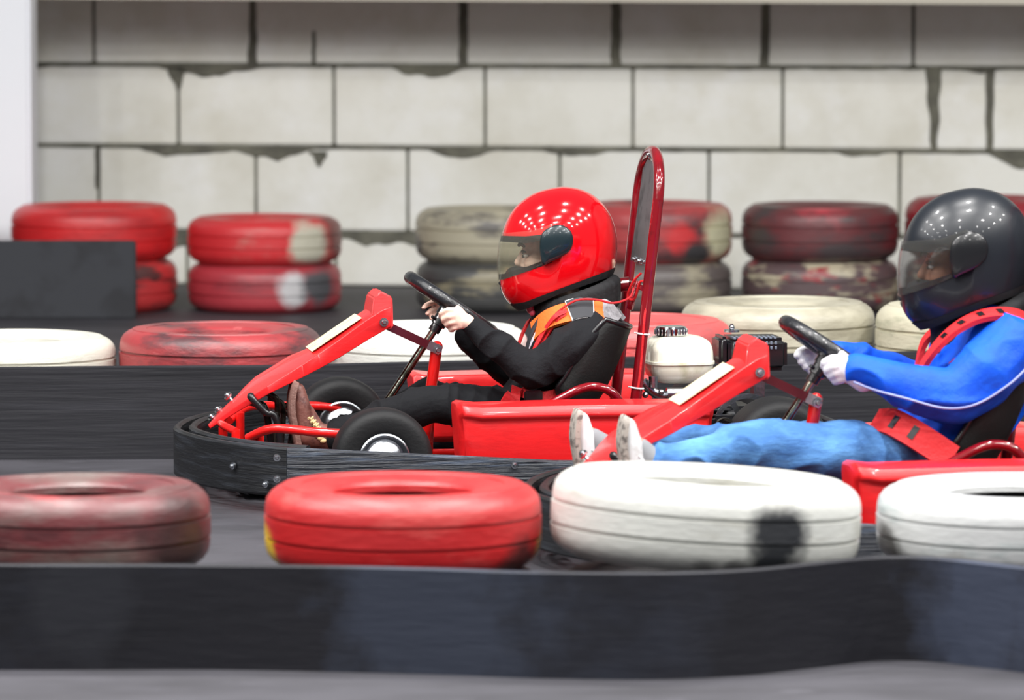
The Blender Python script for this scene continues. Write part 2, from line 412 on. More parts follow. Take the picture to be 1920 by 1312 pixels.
def tyre(px, Y, Rr, z0, h, m, lab, group, tilt=(0, 0), rz=0., name='painted_tyre'):
    global tn; tn += 1
    x = at(px, 700, Y).x
    o = link_mesh(name, tyre_mesh(Rr, h, tn), [m, DARKT])
    o.location = (x, Y, z0 + h / 2); o.rotation_euler = (R(tilt[0]), R(tilt[1]), rz)
    tag(o, lab, 'tyre', group); return o
def tm(name, base, wear, seed, lo=.5, hi=.7, scale=4., patches=(), rough=.45, col3=None, lo3=.6, hi3=.75):
    return mat(name, base, rough, col2=wear, lo=lo, hi=hi, scale=scale, stretch=(1, 1, 3), seed=seed, bump=.25, bscale=30, patches=patches, coat=.4, crough=.38, col3=col3, lo3=lo3, hi3=hi3)
def front(deg, r, z): # a point on a tyre, deg measured from the side facing the camera towards the right
    return (r * math.sin(R(deg)), -r * math.cos(R(deg)), z)
GF, GM, GW = 'tyres behind the foreground barrier', 'tyres behind the middle barrier', 'stacked tyres along the wall'
DARKT = mat('old_black_tyre', (40, 38, 40), .6, col2=(70, 66, 66), lo=.5, hi=.8, scale=5, bump=.3, bscale=30)
# foreground
m1 = tm('paint_maroon_worn', (100, 38, 42), (104, 90, 86), 1, .42, .62, 3.2, patches=((front(60, .29, -.03), .10, (50, 34, 34)), (front(-5, .12, .09), .11, (196, 56, 60))), col3=(70, 30, 34), lo3=.5, hi3=.7)
m2 = tm('paint_bright_red', (180, 24, 28), (205, 92, 86), 2, .55, .8, 3.0, patches=((front(-80, .29, -.06), .06, (206, 168, 24)), (front(84, .3, -.06), .05, (150, 110, 50)), (front(60, .28, -.08), .06, (90, 34, 34))))
m3 = tm('paint_white_black_spots', (198, 199, 194), (168, 166, 154), 3, .54, .75, 4.0, patches=((front(27, .335, .0), .06, (38, 40, 44)), (front(25, .335, -.08), .055, (40, 42, 46)), (front(-2, .335, -.092), .03, (48, 48, 50)), (front(10, .335, -.092), .028, (52, 52, 54)), (front(-17, .335, -.092), .012, (52, 52, 54))))
m4 = tm('paint_white_greyed', (194, 195, 195), (130, 150, 150), 4, .55, .8, 4.0, patches=((front(-74, .31, -.05), .06, (96, 94, 92)), (front(-30, .31, -.09), .05, (120, 118, 112))))
tyre(143, 11.33, .288, 0, .17, DARKT, 'dark tyre under the maroon tyre at the lower left, behind the foreground barrier', GF)
tyre(143, 11.33, .288, .172, .176, m1, 'worn maroon and grey tyre at the left end of the foreground row', GF)
tyre(755, 11.335, .300, 0, .17, DARKT, 'dark tyre under the bright red tyre with a yellow patch, behind the foreground barrier', GF)
tyre(755, 11.335, .300, .172, .178, m2, 'bright red painted tyre with a yellow patch on its left, in the foreground row', GF)
tyre(1324, 11.345, .336, 0, .160, DARKT, 'dark tyre under the big white tyre with black spots, behind the foreground barrier', GF)
tyre(1324, 11.345, .336, .183, .185, m3, 'big white painted tyre with black spots, largest in the foreground row', GF, (-1.2, 3.3))
tyre(1915, 11.47, .315, 0, .165, DARKT, 'dark tyre under the white tyre at the lower right, behind the foreground barrier', GF)
tyre(1915, 11.47, .315, .166, .165, m4, 'white painted tyre at the right end of the foreground row', GF)
# middle row
mw = tm('paint_white_scuffed', (208, 206, 194), (140, 136, 126), 5, .58, .78, 5.5)
mw2 = tm('paint_white_chipped', (212, 212, 206), (96, 96, 92), 6, .62, .74, 6)
mr = tm('paint_red_faded', (160, 56, 60), (82, 48, 52), 7, .46, .6, 3.6, col3=(214, 130, 128), lo3=.62, hi3=.8)
mr2 = tm('paint_red_pinkish', (214, 84, 84), (170, 92, 92), 8, .5, .7, 4)
mc = tm('paint_cream_grey', (184, 179, 160), (150, 144, 126), 9, .45, .65, 4)
mc2 = tm('paint_cream', (200, 195, 172), (140, 144, 120), 10, .52, .7, 4)
def pair(px, Y, Rr, h0, h1, m, lab_low, lab_top, g=GM, low=None):
    tyre(px, Y, Rr, 0, h0, low or DARKT, lab_low, g); tyre(px, Y, Rr, h0 + .002, h1, m, lab_top, g)
pair(28, 15.36, .297, .16, .166, mw, 'dark tyre under the white tyre at the left of the middle row', 'scuffed white tyre at the left end of the middle row, beside the faded red one')
pair(414, 15.37, .298, .172, .178, mr, 'dark tyre under the faded red tyre left of the front kart', 'faded red tyre in the middle row above the nose of the front kart')
pair(801, 15.5, .298, .168, .174, mw2, 'dark tyre under the white tyre beyond the steering wheel', 'chipped white tyre in the middle row beyond the steering wheel of the front kart')
pair(1186, 15.68, .298, .172, .178, mr2, 'dark tyre under the pinkish red tyre beyond the fuel tank', 'pinkish red tyre in the middle row beyond the cream fuel tank')
pair(1458, 16.12, .298, .178, .19, mc, 'dark tyre under the cream grey tyre between the two drivers', 'cream grey tyre in the middle row between the two drivers')
pair(1826, 15.90, .298, .178, .20, mc2, 'dark tyre under the cream tyre behind the driver in blue', 'cream tyre in the middle row behind the driver in blue')
# stacks along the wall
wA = tm('stack_red_a', (208, 34, 38), (160, 34, 38), 11, .5, .75, 3); wA2 = tm('stack_red_a_low', (196, 56, 58), (84, 50, 50), 12, .5, .6, 4)
wB = tm('stack_red_b', (206, 44, 50), (180, 120, 110), 13, .56, .75, 3, patches=((front(40, .3, .0), .09, (198, 194, 176)), (front(75, .3, .04), .1, (130, 74, 70))))
wB2 = tm('stack_red_b_low', (176, 56, 66), (120, 50, 58), 14, .5, .7, 3, patches=((front(24, .3, .0), .06, (196, 194, 196)), (front(50, .3, .01), .08, (84, 84, 88))))
wC = tm('stack_beige_c', (172, 165, 144), (92, 88, 84), 15, .5, .62, 3.2); wC2 = tm('stack_dark_c', (66, 66, 66), (140, 132, 108), 16, .55, .66, 4)
wD = tm('stack_red_d', (176, 66, 68), (90, 62, 64), 17, .5, .65, 3, patches=((front(58, .3, .0), .1, (206, 202, 170)), (front(20, .3, -.02), .06, (206, 50, 54)), (front(30, .3, -.09), .07, (60, 58, 60))))
wD2 = tm('stack_grey_d', (100, 92, 90), (166, 158, 136), 18, .5, .62, 3.4)
wE = tm('stack_maroon_e', (104, 46, 50), (66, 56, 58), 19, .45, .6, 3, patches=((front(0, .15, .1), .12, (190, 60, 72)),))
wE2 = tm('stack_patchy_e', (92, 74, 76), (182, 172, 148), 20, .52, .6, 5, col3=(150, 50, 56), lo3=.58, hi3=.66)
wF = tm('stack_dark_red_f', (146, 30, 42), (92, 34, 42), 21, .5, .7, 3); wG = tm('stack_edge', (110, 30, 34), (60, 30, 32), 22)
for px, Rr, h0, h1, ml, mt, ll, lt in (
    (-160, .32, .19, .19, wG, wG, 'dark red tyre at the very left edge by the wall, lower of its stack', 'dark red tyre at the very left edge by the wall, topmost of its stack'),
    (178, .322, .198, .205, wA2, wA, 'red tyre below the plain red one, behind the charcoal board', 'plain bright red tyre topping the stack behind the charcoal board'),
    (497, .30, .182, .175, wB2, wB, 'red tyre with white and grey smears, lower of the stack right of the board', 'red tyre with a cream patch on its right, topping the second stack from the left'),
    (926, .305, .19, .20, wC2, wC, 'blackish tyre under the beige one behind the steering wheel', 'beige and grey tyre topping the stack by the wall behind the steering wheel'),
    (1228, .30, .19, .22, wD2, wD, 'grey and cream tyre, lower of the stack behind the red roll hoop', 'red tyre with a cream end topping the stack behind the red roll hoop'),
    (1536, .305, .195, .21, wE2, wE, 'grey tyre with cream and red patches, lower of the stack between the drivers', 'dark maroon tyre topping the stack by the wall between the drivers'),
    (1848, .32, .20, .23, wE2, wF, 'patchy tyre hidden low behind the black helmet by the wall', 'dark red tyre by the wall behind the black helmet, topmost of its stack')):
    pair(px, 20.46, Rr, h0, h1, mt, ll, lt, GW, ml)

# ================================================================ KART
YV = Vector((0, 1, 0))
def kart_wheel(root, c, r, w, near=True, rim_r=.066):
    rot = Matrix.Rotation(R(90), 3, 'X')  # z -> -y : towards the camera
    bm = bmesh.new(); h = w / 2
    prof = [(rim_r, h * .86), (rim_r + .008, h * .98), (r * .80, h), (r * .93, h * .84), (r * .985, h * .55), (r, 0), (r * .985, -h * .55), (r * .93, -h * .84), (r * .80, -h), (rim_r + .008, -h * .98), (rim_r, -h * .86)]
    q = [Vector((a, b, 0)) for a, b in prof]; q = catmull(q, 4)
    lathe(bm, [(p.x, p.y) for p in q], rot, c, 72, closed=True)
    t = link_mesh('wheel', bm, RUB, root)
    bm = bmesh.new()
    lathe(bm, [(rim_r, -h * .8), (rim_r, h * .8), (rim_r * 1.04, h * .98), (rim_r * .98, h * 1.04), (rim_r * .9, h * .9), (rim_r * .8, h * .86), (rim_r * .62, h * 1.08), (rim_r * .3, h * 1.22), (0, h * 1.26)], rot, c, 48)
    lathe(bm, [(rim_r, -h * .8), (rim_r * .9, -h * .6), (rim_r * .3, -h * .5), (0, -h * .5)], rot, c, 48)
    link_mesh('rim', bm, STEEL, t)
    return t
def bolt(parent, p, d, r=.009, name='bolt'):
    d = Vector(d).normalized(); p = Vector(p); bm = bmesh.new(); r *= .8
    lathe(bm, [(0, -.004), (r * 1.35, -.004), (r * 1.35, .0015), (r * .8, .002), (r * .8, .006), (r * .55, .009), (r * .3, .009), (r * .3, .006), (0, .006)], rot_to(d), p, 20)
    return link_mesh(name, bm, STEEL, parent)

FAIR = [((393, 801), (394, 804), .016), ((432, 771), (436, 778), .055), ((453, 757), (456, 766), .078), ((478, 741), (481, 752), .12), ((502, 725), (505, 738), .145), ((566, 685), (570, 706), .143), ((597, 665), (601, 690), .10), ((632, 641), (637, 670), .094), ((689, 600), (692, 636), .092), ((716, 583), (718, 621), .092), ((733, 576), (734, 611), .092)]
def build_kart(root):
    # --- surround bumper: plan curve in local x (rearward), y (far side)
    hw = .57
    nose = [(-.66, -hw), (-.76, -.47), (-.845, -.33), (-.90, -.17), (-.925, 0.0), (-.90, .17), (-.845, .33), (-.76, .47), (-.66, hw)]
    def zr(x): return .178 - .045 * max(0, min(1, (x + .66) / .7))
    def ring(path, zlo, zhi_f, th, name, m, closed=False, inset=0.):
        P = catmull([(a, b, 0) for a, b in path], 8, closed); bm = bmesh.new(); rings = []; n = len(P)
        for i, p in enumerate(P):
            t = (P[(i + 1) % n] - P[i - 1]) if closed else (P[min(i + 1, n - 1)] - P[max(i - 1, 0)]); t.normalize(); nn = Vector((-t.y, t.x, 0))
            if nn.dot(Vector((p.x, p.y, 0))) > 0: nn = -nn
            z1 = zhi_f(p.x); r = .006
            prof = [(inset, zlo + r), (inset + r, zlo), (inset + th - r, zlo), (inset + th, zlo + r), (inset + th, z1 - r), (inset + th - r, z1), (inset + r, z1), (inset, z1 - r)]
            rings.append([bm.verts.new(Vector((p.x, p.y, 0)) + nn * a + Vector((0, 0, z))) for a, z in prof])
        for i in range(n if closed else n - 1):
            a, b = rings[i], rings[(i + 1) % n]
            for j in range(8): bm.faces.new((a[j], a[(j + 1) % 8], b[(j + 1) % 8], b[j]))
        if not closed: bm.faces.new(rings[0]); bm.faces.new(rings[-1][::-1])
        return link_mesh(name, bm, m, root)
    fr = ring(nose, .045, lambda x: .176, .02, 'front_bumper', BUMP)
    inner = [(a * .955 + .0, b * .93) for a, b in nose]
    ring(inner, .07, lambda x: .178, .022, 'bumper_backing', BUMP)
    for s in (-1, 1):
        o = ring([(-.685, s * (hw + .013)), (-.5, s * (hw + .016)), (-.1, s * (hw + .016)), (.4, s * (hw + .016)), (.82, s * (hw + .016))], .045, zr, .018, 'side_bumper', BUMP2)
        for px, py in ((519, 858), (519, 898)):
            q = K(px, py, -(hw + .018)); bolt(o, (q.x, s * (hw + .018), q.z), (0, s, 0), .0085)
        q = K(965, 872, -(hw + .018)); bolt(o, (q.x, s * (hw + .018), q.z), (0, s, 0), .0085)
    ring([(.82, -hw - .01), (.90, -hw + .03), (.94, -.4), (.95, 0), (.94, .4), (.90, hw - .03), (.82, hw + .01)], .06, lambda x: .15, .02, 'rear_bumper', BUMP)
    for (a, b, z) in ((-.80, -.41, .115), (-.725, -.515, .077), (-.80, .41, .115), (-.725, .515, .077)):
        d = Vector((-1, b * 1.3, 0)).normalized()
        bolt(fr, Vector((a - .006, b, z)) + d * .004, d, .009)
    # --- frame: rails, cross tubes, front and side loops
    bm = bmesh.new()
    for s in (-1, 1):
        tube(bm, [(-.72, s * .2, .07), (-.45, s * .24, .065), (0, s * .30, .06), (.6, s * .30, .06), (.86, s * .28, .08)], .015, 12, 6)
        tube(bm, [(-.75, s * .24, .17), (-.69, s * .30, .20), (-.58, s * .36, .195), (-.44, s * .40, .185), (-.38, s * .41, .15), (-.37, s * .38, .08)], .0125, 12, 5)
        tube(bm, [(-.72, s * .245, .19), (-.72, s * .245, .065)], .0125); tube(bm, [(-.775, s * .17, .185), (-.775, s * .17, .065)], .0125)
        tube(bm, [(-.775, s * .17, .18), (-.80, s * .1, .19), (-.80, 0, .19)], .011, 12, 4)
        tube(bm, [(-.2, s * .3, .07), (-.15, s * .5, .09), (.5, s * .5, .09), (.55, s * .3, .07)], .0125, 12, 4)
        tube(bm, [(-.37, s * .38, .11), (-.30, s * .30, .075)], .013)
    for x, w in ((-.75, .2), (-.3, .27), (.1, .3), (.58, .3)): tube(bm, [(x, -w, .065), (x, w, .065)], .0125)
    link_mesh('frame', bm, REDTUBE, root)
    bm = bmesh.new(); prism(bm, [(-.76, -.22, .042), (-.3, -.28, .042), (.3, -.3, .042), (.3, .3, .042), (-.3, .28, .042), (-.76, .22, .042)], (0, 0, .006))
    link_mesh('floor_pan', bm, DKST, root, smooth=False)
    # --- wheels
    for s in (-1, 1):
        kart_wheel(root, (-.418, s * .445, .1345), .1325, .115)
        kart_wheel(root, (.648, s * .44, .1405), .1385, .17)
    bm = bmesh.new(); cyl(bm, (.648, -.37, .14), (.648, .37, .14), .015); link_mesh('rear_axle', bm, STEEL, root)
    bm = bmesh.new()
    for s in (-1, 1):
        tube(bm, [(-.418, s * .39, .13), (-.40, s * .27, .10)], .013); tube(bm, [(-.50, s * .36, .12), (-.47, s * .02, .11)], .007)
        box(bm, (-.42, s * .35, .13), (.03, .03, .08), None, .004)
    link_mesh('steering_linkage', bm, DKST, root)
    # --- front fairing
    bm = bmesh.new(); rings = []
    for (tx, ty), (lx, ly), h in FAIR:
        a = K(tx, ty, -h); b = K(lx, ly, -h - .004)
        fl_ = max(.004, (a - b).length)
        da = (b - a); da.y = 0
        crown = .006 if h > .05 else .002
        pts = [Vector((a.x, -h - .004, a.z)) + da, Vector((a.x, -h, a.z)), Vector((a.x - crown * .5, -h * .5, a.z + crown)), Vector((a.x - crown * .5, 0, a.z + crown * 1.2)), Vector((a.x - crown * .5, h * .5, a.z + crown)), Vector((a.x, h, a.z)), Vector((a.x, h + .004, a.z)) + da]
        rings.append([bm.verts.new(p) for p in pts])
    for a, b in zip(rings[:-1], rings[1:]):
        for j in range(6): bm.faces.new((a[j], a[j + 1], b[j + 1], b[j]))
    o = link_mesh('front_fairing', bm, RED, root)
    s_ = o.modifiers.new('s', 'SOLIDIFY'); s_.thickness = .005; s_.offset = 0
    bv = o.modifiers.new('b', 'BEVEL'); bv.width = .002; bv.segments = 2; bv.limit_method = 'ANGLE'; bv.angle_limit = R(30)
    evaluate(o); fairing = o
    # raised head of the fairing
    bm = bmesh.new()
    P = [K(px, py, -.055) for px, py in ((734, 612), (734, 556), (713, 545), (699, 557), (693, 594), (712, 618))]
    prism(bm, [(p.x, -.095 if i in (0, 5) else -.075, p.z) for i, p in enumerate(P)], (0, .0, 0)) if False else None
    ringsA = [bm.verts.new((p.x, -hwid, p.z)) for p, hwid in zip(P, (.096, .078, .07, .074, .09, .096))]
    ringsB = [bm.verts.new((v.co.x, -v.co.y, v.co.z)) for v in ringsA]
    bm.faces.new(ringsA); bm.faces.new(ringsB[::-1])
    for i in range(6): bm.faces.new((ringsA[i], ringsB[i], ringsB[(i + 1) % 6], ringsA[(i + 1) % 6]))
    bmesh.ops.bevel(bm, geom=list(bm.edges), offset=.004, segments=2, affect='EDGES')
    link_mesh('fairing_head', bm, RED, fairing)
    # number plate decal on the slope
    bm = bmesh.new(); aq, bq = K(592, 668, -.10), K(684, 604, -.085); up = Vector((-.55, 0, .83)) * .013
    q = []
    for t in range(5):
        c = aq.lerp(bq, t / 4); q.append(Vector((c.x, 0, c.z)) + up)
    sweep(bm, q, [(-.07, -.001), (.07, -.001), (.07, .001), (-.07, .001)], YV)
    link_mesh('number_plate', bm, CREAM, fairing)
    bolt(fairing, K(720, 604, -.103), (0, -1, 0), .011)
    for px, py in ((427, 742), (409, 768), (397, 782)):
        bolt(fairing, K(px, py, .05), (-.7, -.2, .6), .011)
        bm = bmesh.new(); cyl(bm, K(px, py, .05), K(px + 16, py + 16, .03), .005); link_mesh('bolt_stem', bm, STEEL, fairing)
    # --- steering
    bm = bmesh.new(); a, b = K(722, 758, 0), K(836, 586, 0); tube(bm, [a + (a - b) * .12, b], .0105, 16)
    col = link_mesh('steering_column', bm, mat('column_steel', (150, 150, 138), .22, metal=1, col2=(90, 88, 76), scale=30), root)
    ax = (b - a).normalized(); bm = bmesh.new()
    lathe(bm, [(0, 0), (.016, 0), (.016, .02), (.021, .022), (.021, .05), (.024, .05), (.024, .068), (0, .068)], rot_to(ax), b - ax * .062, 24)
    for k in range(3):
        th = k * 2.1; d = Vector((0, math.cos(th), 0)) + ax.cross(YV) * math.sin(th)
        cyl(bm, b - ax * .03 + d * .015, b - ax * .03 + d * .033, .0045)
    link_mesh('steering_hub', bm, BLACK, root)
    bm = bmesh.new()
    hub = b + ax * .012; U = YV; V = ax.cross(U).normalized()
    pts = []
    for k in range(48):
        th = 2 * math.pi * k / 48; r = .133
        pts.append(hub + ax * .014 + U * math.cos(th) * r + V * math.sin(th) * r)
    tube(bm, pts, .0178, 16, closed=True)
    sw = link_mesh('steering_wheel', bm, mat('wheel_grip', (26, 27, 31), .32, coat=.3, bump=.4, bscale=40), root)
    bm = bmesh.new()
    for th in (0, math.pi, math.pi / 2):
        d = U * math.cos(th) + V * math.sin(th)
        sweep(bm, [hub + d * .015, hub + ax * .006 + d * .07, hub + ax * .012 + d * .125], [(-.016, -.003), (.016, -.003), (.016, .003), (-.016, .003)], ax.cross(d))
    cyl(bm, hub - ax * .006, hub + ax * .01, .03)
    link_mesh('spokes', bm, BLACK, sw)
    bm = bmesh.new(); a, b = K(727, 611, -.06), K(822, 655, -.035)
    sweep(bm, [a, b], [(-.011, -.002), (.011, -.002), (.011, .002), (-.011, .002)], (0, 0, 1))
    st = link_mesh('fairing_strut', bm, MAROON, root, smooth=False)
    bm = bmesh.new(); a2 = K(803, 646, -.045); b2 = K(826, 657, -.045)
    sweep(bm, [a2, b2], [(-.013, -.002), (.013, -.002), (.013, .002), (-.013, .002)], (0, 0, 1)); link_mesh('strut_clamp', bm, STEEL, st)
    bm = bmesh.new()
    top = K(819, 650, -.03); bot = K(806, 742, -.03)
    tube(bm, [(bot.x - .01, -.03, .06), bot, bot.lerp(top, .7), top], .0155, 14)
    ell(bm, top, .0165)
    link_mesh('column_support', bm, REDTUBE, root); bolt(root, K(821, 656, -.052), (0, -1, 0), .0105)
    # --- pedals and tubes in the nose
    for s in (-1, 1):
        bm = bmesh.new()
        a = K(474, 748 if s < 0 else 772, -.16); b = K(521, 789, -.16)
        tube(bm, [(b.x + .02, s * .13, .06), (b.x, s * .13, b.z), (b.x - .03, s * .13, b.z + .02), (a.x, s * .13, a.z), (a.x, s * .12, a.z + .004)], .010, 10, 4)
        link_mesh('pedal', bm, BLACK, root)
    bm = bmesh.new()
    for i, (x, y) in enumerate(((512, 742), (523, 752), (548, 765), (540, 775))):
        q = K(x, y, -.05 + .05 * i); tube(bm, [(q.x - .03, q.y, q.z + .01), q, (q.x + .012, q.y, q.z - .03), (q.x, q.y, .07)], .008, 10, 4)
    for k in range(9):
        x = -.73 + .028 * k; tube(bm, [(x, -.17, .075), (x + .05, -.15 + .02 * (k % 3), .105), (x + .07, .1, .08)], .0045, 8, 3)
    for k in range(6): ell(bm, (-.7 + .04 * k, -.2, .1), .008)
    link_mesh('brake_linkage', bm, DKST, root)
    # --- side pods
    for s in (-1, 1):
        bm = bmesh.new()
        tl, tr, bl_, br = K(861, 764, -.52), K(1343, 753, -.52), K(871, 846, -.52), K(1334, 820, -.52)
        x0, x1 = tl.x, tr.x; zt = (tl.z + tr.z) / 2 - .002
        # lengthwise stations with section (y from inner to outer)
        st_ = []
        for x, inset, lift, dz in ((x0, .035, .0, 0), (x0 + .012, .012, .006, 0), (x0 + .03, .004, .004, 0), (x0 + .06, .0, 0, 0), ((x0 + x1) / 2, -.006, .003, 0), (x1 - .05, .0, .0, 0), (x1 - .015, .006, -.002, 0), (x1, .03, -.006, 0)):
            y0, y1 = .36, .53 - inset; z = zt + lift
            sec = [(y0, z - .02), (y0 + .012, z), (y1 - .05, z + .004), (y1 - .014, z - .002), (y1 - .003, z - .014), (y1, z - .028), (y1 - .012, z - .04), (y1 - .006, z - .09), (y1 - .018, .1), (y1 - .05, .085), (y0 + .02, .085), (y0, .1)]
            # front end sweeps in towards the bottom
            xx = lambda zz: x + (.012 * (zt - zz) / .17 if x < 0 and x < x0 + .05 else (-.02 * (zt - zz) / .17 if x > x1 - .03 else 0))
            st_.append([bm.verts.new((xx(zz), s * yy, zz)) for yy, zz in sec])
        for a, b in zip(st_[:-1], st_[1:]):
            for j in range(12): bm.faces.new((a[j], a[(j + 1) % 12], b[(j + 1) % 12], b[j]))
        bm.faces.new(st_[0]); bm.faces.new(st_[-1][::-1])
        o = link_mesh('side_pod', bm, RED, root)
        bv = o.modifiers.new('b', 'BEVEL'); bv.width = .004; bv.segments = 3; bv.limit_method = 'ANGLE'; bv.angle_limit = R(40); evaluate(o)
        for p in o.data.polygons: p.use_smooth = True
    # --- seat: bucket shell
    prof = [K(px, py, 0) for px, py in ((850, 800), (905, 806), (960, 812), (1010, 812), (1060, 800), (1095, 770), (1128, 720), (1156, 660), (1174, 608))]
    C2 = catmull(prof, 4); bm = bmesh.new(); rows_ = []
    n = len(C2)
    for i, p in enumerate(C2):
        t = i / (n - 1)
        w = .135 + .075 * min(1, t * 1.6) - .02 * max(0, t - .8) * 5
        tan = (C2[min(i + 1, n - 1)] - C2[max(i - 1, 0)]).normalized(); nrm = Vector((-tan.z, 0, tan.x))   # into the seat
        wing = .03 + .11 * min(1, max(0, (t - .12) / .5)) - .045 * max(0, (t - .85) / .15)
        row = []
        for j in range(17):
            q = -1 + 2 * j / 16; y = w * math.sin(q * math.pi / 2 * .98) ; lift = wing * (abs(q) ** 2.6)
            row.append(bm.verts.new(Vector((p.x, y, p.z)) + nrm * lift))
        rows_.append(row)
    for a, b in zip(rows_[:-1], rows_[1:]):
        for j in range(16): bm.faces.new((a[j], a[j + 1], b[j + 1], b[j]))
    o = link_mesh('seat', bm, SEATM, root)
    so = o.modifiers.new('s', 'SOLIDIFY'); so.thickness = .008; so.offset = 0; evaluate(o)
    for p in o.data.polygons: p.use_smooth = True
    seat = o
    bm = bmesh.new(); rim = [v.co.copy() for v in []]
    me = o.data
    # rolled lip along the rim
    lip = []
    bm2 = None
    def rowpt(i, j):
        p = C2[i]; t = i / (n - 1); w = .135 + .075 * min(1, t * 1.6) - .02 * max(0, t - .8) * 5
        tan = (C2[min(i + 1, n - 1)] - C2[max(i - 1, 0)]).normalized(); nrm = Vector((-tan.z, 0, tan.x))
        wing = .03 + .11 * min(1, max(0, (t - .12) / .5)) - .045 * max(0, (t - .85) / .15); q = -1 + 2 * j / 16
        return Vector((p.x, w * math.sin(q * math.pi / 2 * .98), p.z)) + nrm * wing * (abs(q) ** 2.6)
    lip = [rowpt(i, 0) for i in range(4, n)] + [rowpt(n - 1, j) for j in range(1, 16)] + [rowpt(i, 16) for i in range(n - 1, 3, -1)]
    tube(bm, lip, .0075, 10); link_mesh('seat_lip', bm, BLACK, seat)
    # --- seat stay tube, hoop and back plate
    for s in (-1, 1):
        bm = bmesh.new()
        P = [K(px, py, -.27) for px, py in ((1028, 760), (1050, 748), (1084, 731), (1110, 725), (1138, 730), (1158, 748), (1165, 775))]
        tube(bm, [(p.x, s * .27, p.z) for p in P] + [(P[-1].x, s * .29, .07)], .0125, 14, 5)
        link_mesh('seat_stay', bm, DKRED, root)
    A, B = K(1234, 372, -.15), K(1192, 750, -.15); dr = (A - B).normalized()
    bm = bmesh.new(); pts = [Vector((B.x, -.15, B.z)) - dr * .17, B, B.lerp(A, .5), A - dr * .03]
    top = A + dr * .0
    for th in (0, 22, 45, 68, 90, 112, 135, 158, 180):
        yy = -.15 * math.cos(R(th)); hh_ = math.sin(R(th)) * .122
        pts.append(Vector((top.x, yy, top.z)) + dr * hh_)
    pts += [Vector((A.x, .15, A.z)) - dr * .03, Vector((B.lerp(A, .5).x, .15, B.lerp(A, .5).z)), Vector((B.x, .15, B.z)), Vector((B.x, .15, B.z)) - dr * .17]
    tube(bm, pts, .0155, 16, 4)
    hoop = link_mesh('roll_hoop', bm, DKRED, root)
    # flat grey plate bolted between the legs
    bm = bmesh.new(); P0 = B.lerp(A, .66); P1 = A + dr * .085
    fwd = dr.cross(YV).normalized()
    if fwd.x > 0: fwd = -fwd
    for w0, w1 in ((.132, .125),):
        q = [Vector((P0.x, -w0, P0.z)), Vector((P0.x, w0, P0.z)), Vector((P1.x, .10, P1.z)) - dr * .02, Vector((P1.x, .05, P1.z)) + dr * .01, Vector((P1.x, -.05, P1.z)) + dr * .01, Vector((P1.x, -.10, P1.z)) - dr * .02]
        q = [p + fwd * .004 for p in q]; prism(bm, q, fwd * -.004)
    pl = link_mesh('back_plate', bm, mat('grey_plate', (92, 92, 94), .5, metal=.2, col2=(66, 66, 68), scale=12), root, smooth=False)
    for yy, t in ((-.12, .68), (-.04, .675), (.04, .675), (0, 1.2)):
        p = B.lerp(A, t); bolt(pl, Vector((p.x, yy, p.z)) + fwd * .008, fwd, .009)
    for py in (615, 725):
        t = (750 - py) / 410; p = B.lerp(A, t); bm = bmesh.new()
        pts = [Vector((p.x, -.15, p.z)) + fwd * math.cos(a) * .0175 + YV * math.sin(a) * .0175 for a in [k * math.pi / 10 for k in range(20)]]
        tube(bm, pts, .0025, 8, closed=True); tube(bm, [pts[3], pts[3] + fwd * .012], .002, 8); link_mesh('cable_tie', bm, WHITEP, hoop)
    # cross bracket with red fittings and loose cable at the hoop
    bm = bmesh.new(); p = B.lerp(A, .555)
    tube(bm, [(p.x - .012, -.15, p.z), (p.x - .012, .15, p.z)], .009)
    tube(bm, [(p.x - .02, .02, p.z + .0), (p.x - .06, .03, p.z - .005)], .02, 14); ell(bm, (p.x - .064, .03, p.z - .005), (.014, .019, .019))
    tube(bm, [(p.x - .012, -.06, p.z + .01), (p.x - .03, -.08, p.z - .03), (p.x - .035, -.07, p.z - .06)], .009, 10, 4)
    link_mesh('hoop_bracket', bm, DKRED, hoop)
    bm = bmesh.new()
    W_ = [K(x, y, b) for x, y, b in ((1202, 512, -.12), (1186, 530, -.1), (1177, 556, -.08), (1190, 560, -.1), (1201, 528, -.13), (1214, 540, -.15), (1208, 600, -.165), (1202, 680, -.165), (1196, 730, -.165))]
    tube(bm, W_, .0035, 8, 6)
    W_ = [K(x, y, b) for x, y, b in ((1188, 540, -.1), (1180, 558, -.12), (1150, 568, -.14), (1120, 562, -.15), (1085, 562, -.15), (1060, 574, -.145), (1040, 590, -.135))]
    tube(bm, W_, .003, 8, 6); link_mesh('red_cable', bm, BELT, hoop)
    # --- engine
    eb = -.02
    bm = bmesh.new(); c = K(1271, 676, eb); s0 = 9900 / 14.4
    tw = 62 / s0; yw = .105
    def rr(sx, sy, z, e=4.0, n=48):
        out = []
        for k in range(n):
            a = 2 * math.pi * k / n; ca, sa = math.cos(a), math.sin(a)
            out.append((math.copysign(abs(ca) ** (2 / e), ca) * sx, math.copysign(abs(sa) ** (2 / e), sa) * sy, z))
        return out
    lev = [(-.058, .55), (-.054, .72), (-.040, .90), (-.015, .985), (-.004, 1.0), (-.0035, 1.035), (.0035, 1.035), (.004, 1.0), (.03, .985), (.045, .95), (.057, .87), (.065, .72), (.069, .5)]
    rings = [[bm.verts.new(Vector((c.x, eb, c.z)) + Vector(q)) for q in rr(tw * f_, yw * f_, z)] for z, f_ in lev]
    for a, b in zip(rings[:-1], rings[1:]):
        for j in range(48): bm.faces.new((a[j], a[(j + 1) % 48], b[(j + 1) % 48], b[j]))
    bm.faces.new(rings[0][::-1]); bm.faces.new(rings[-1])
    eng = bpy.data.objects.new('engine', None)
    bme = bmesh.new()
    # engine block, cooling fins, crankcase, exhaust, recoil cover, shroud
    ex = c.x
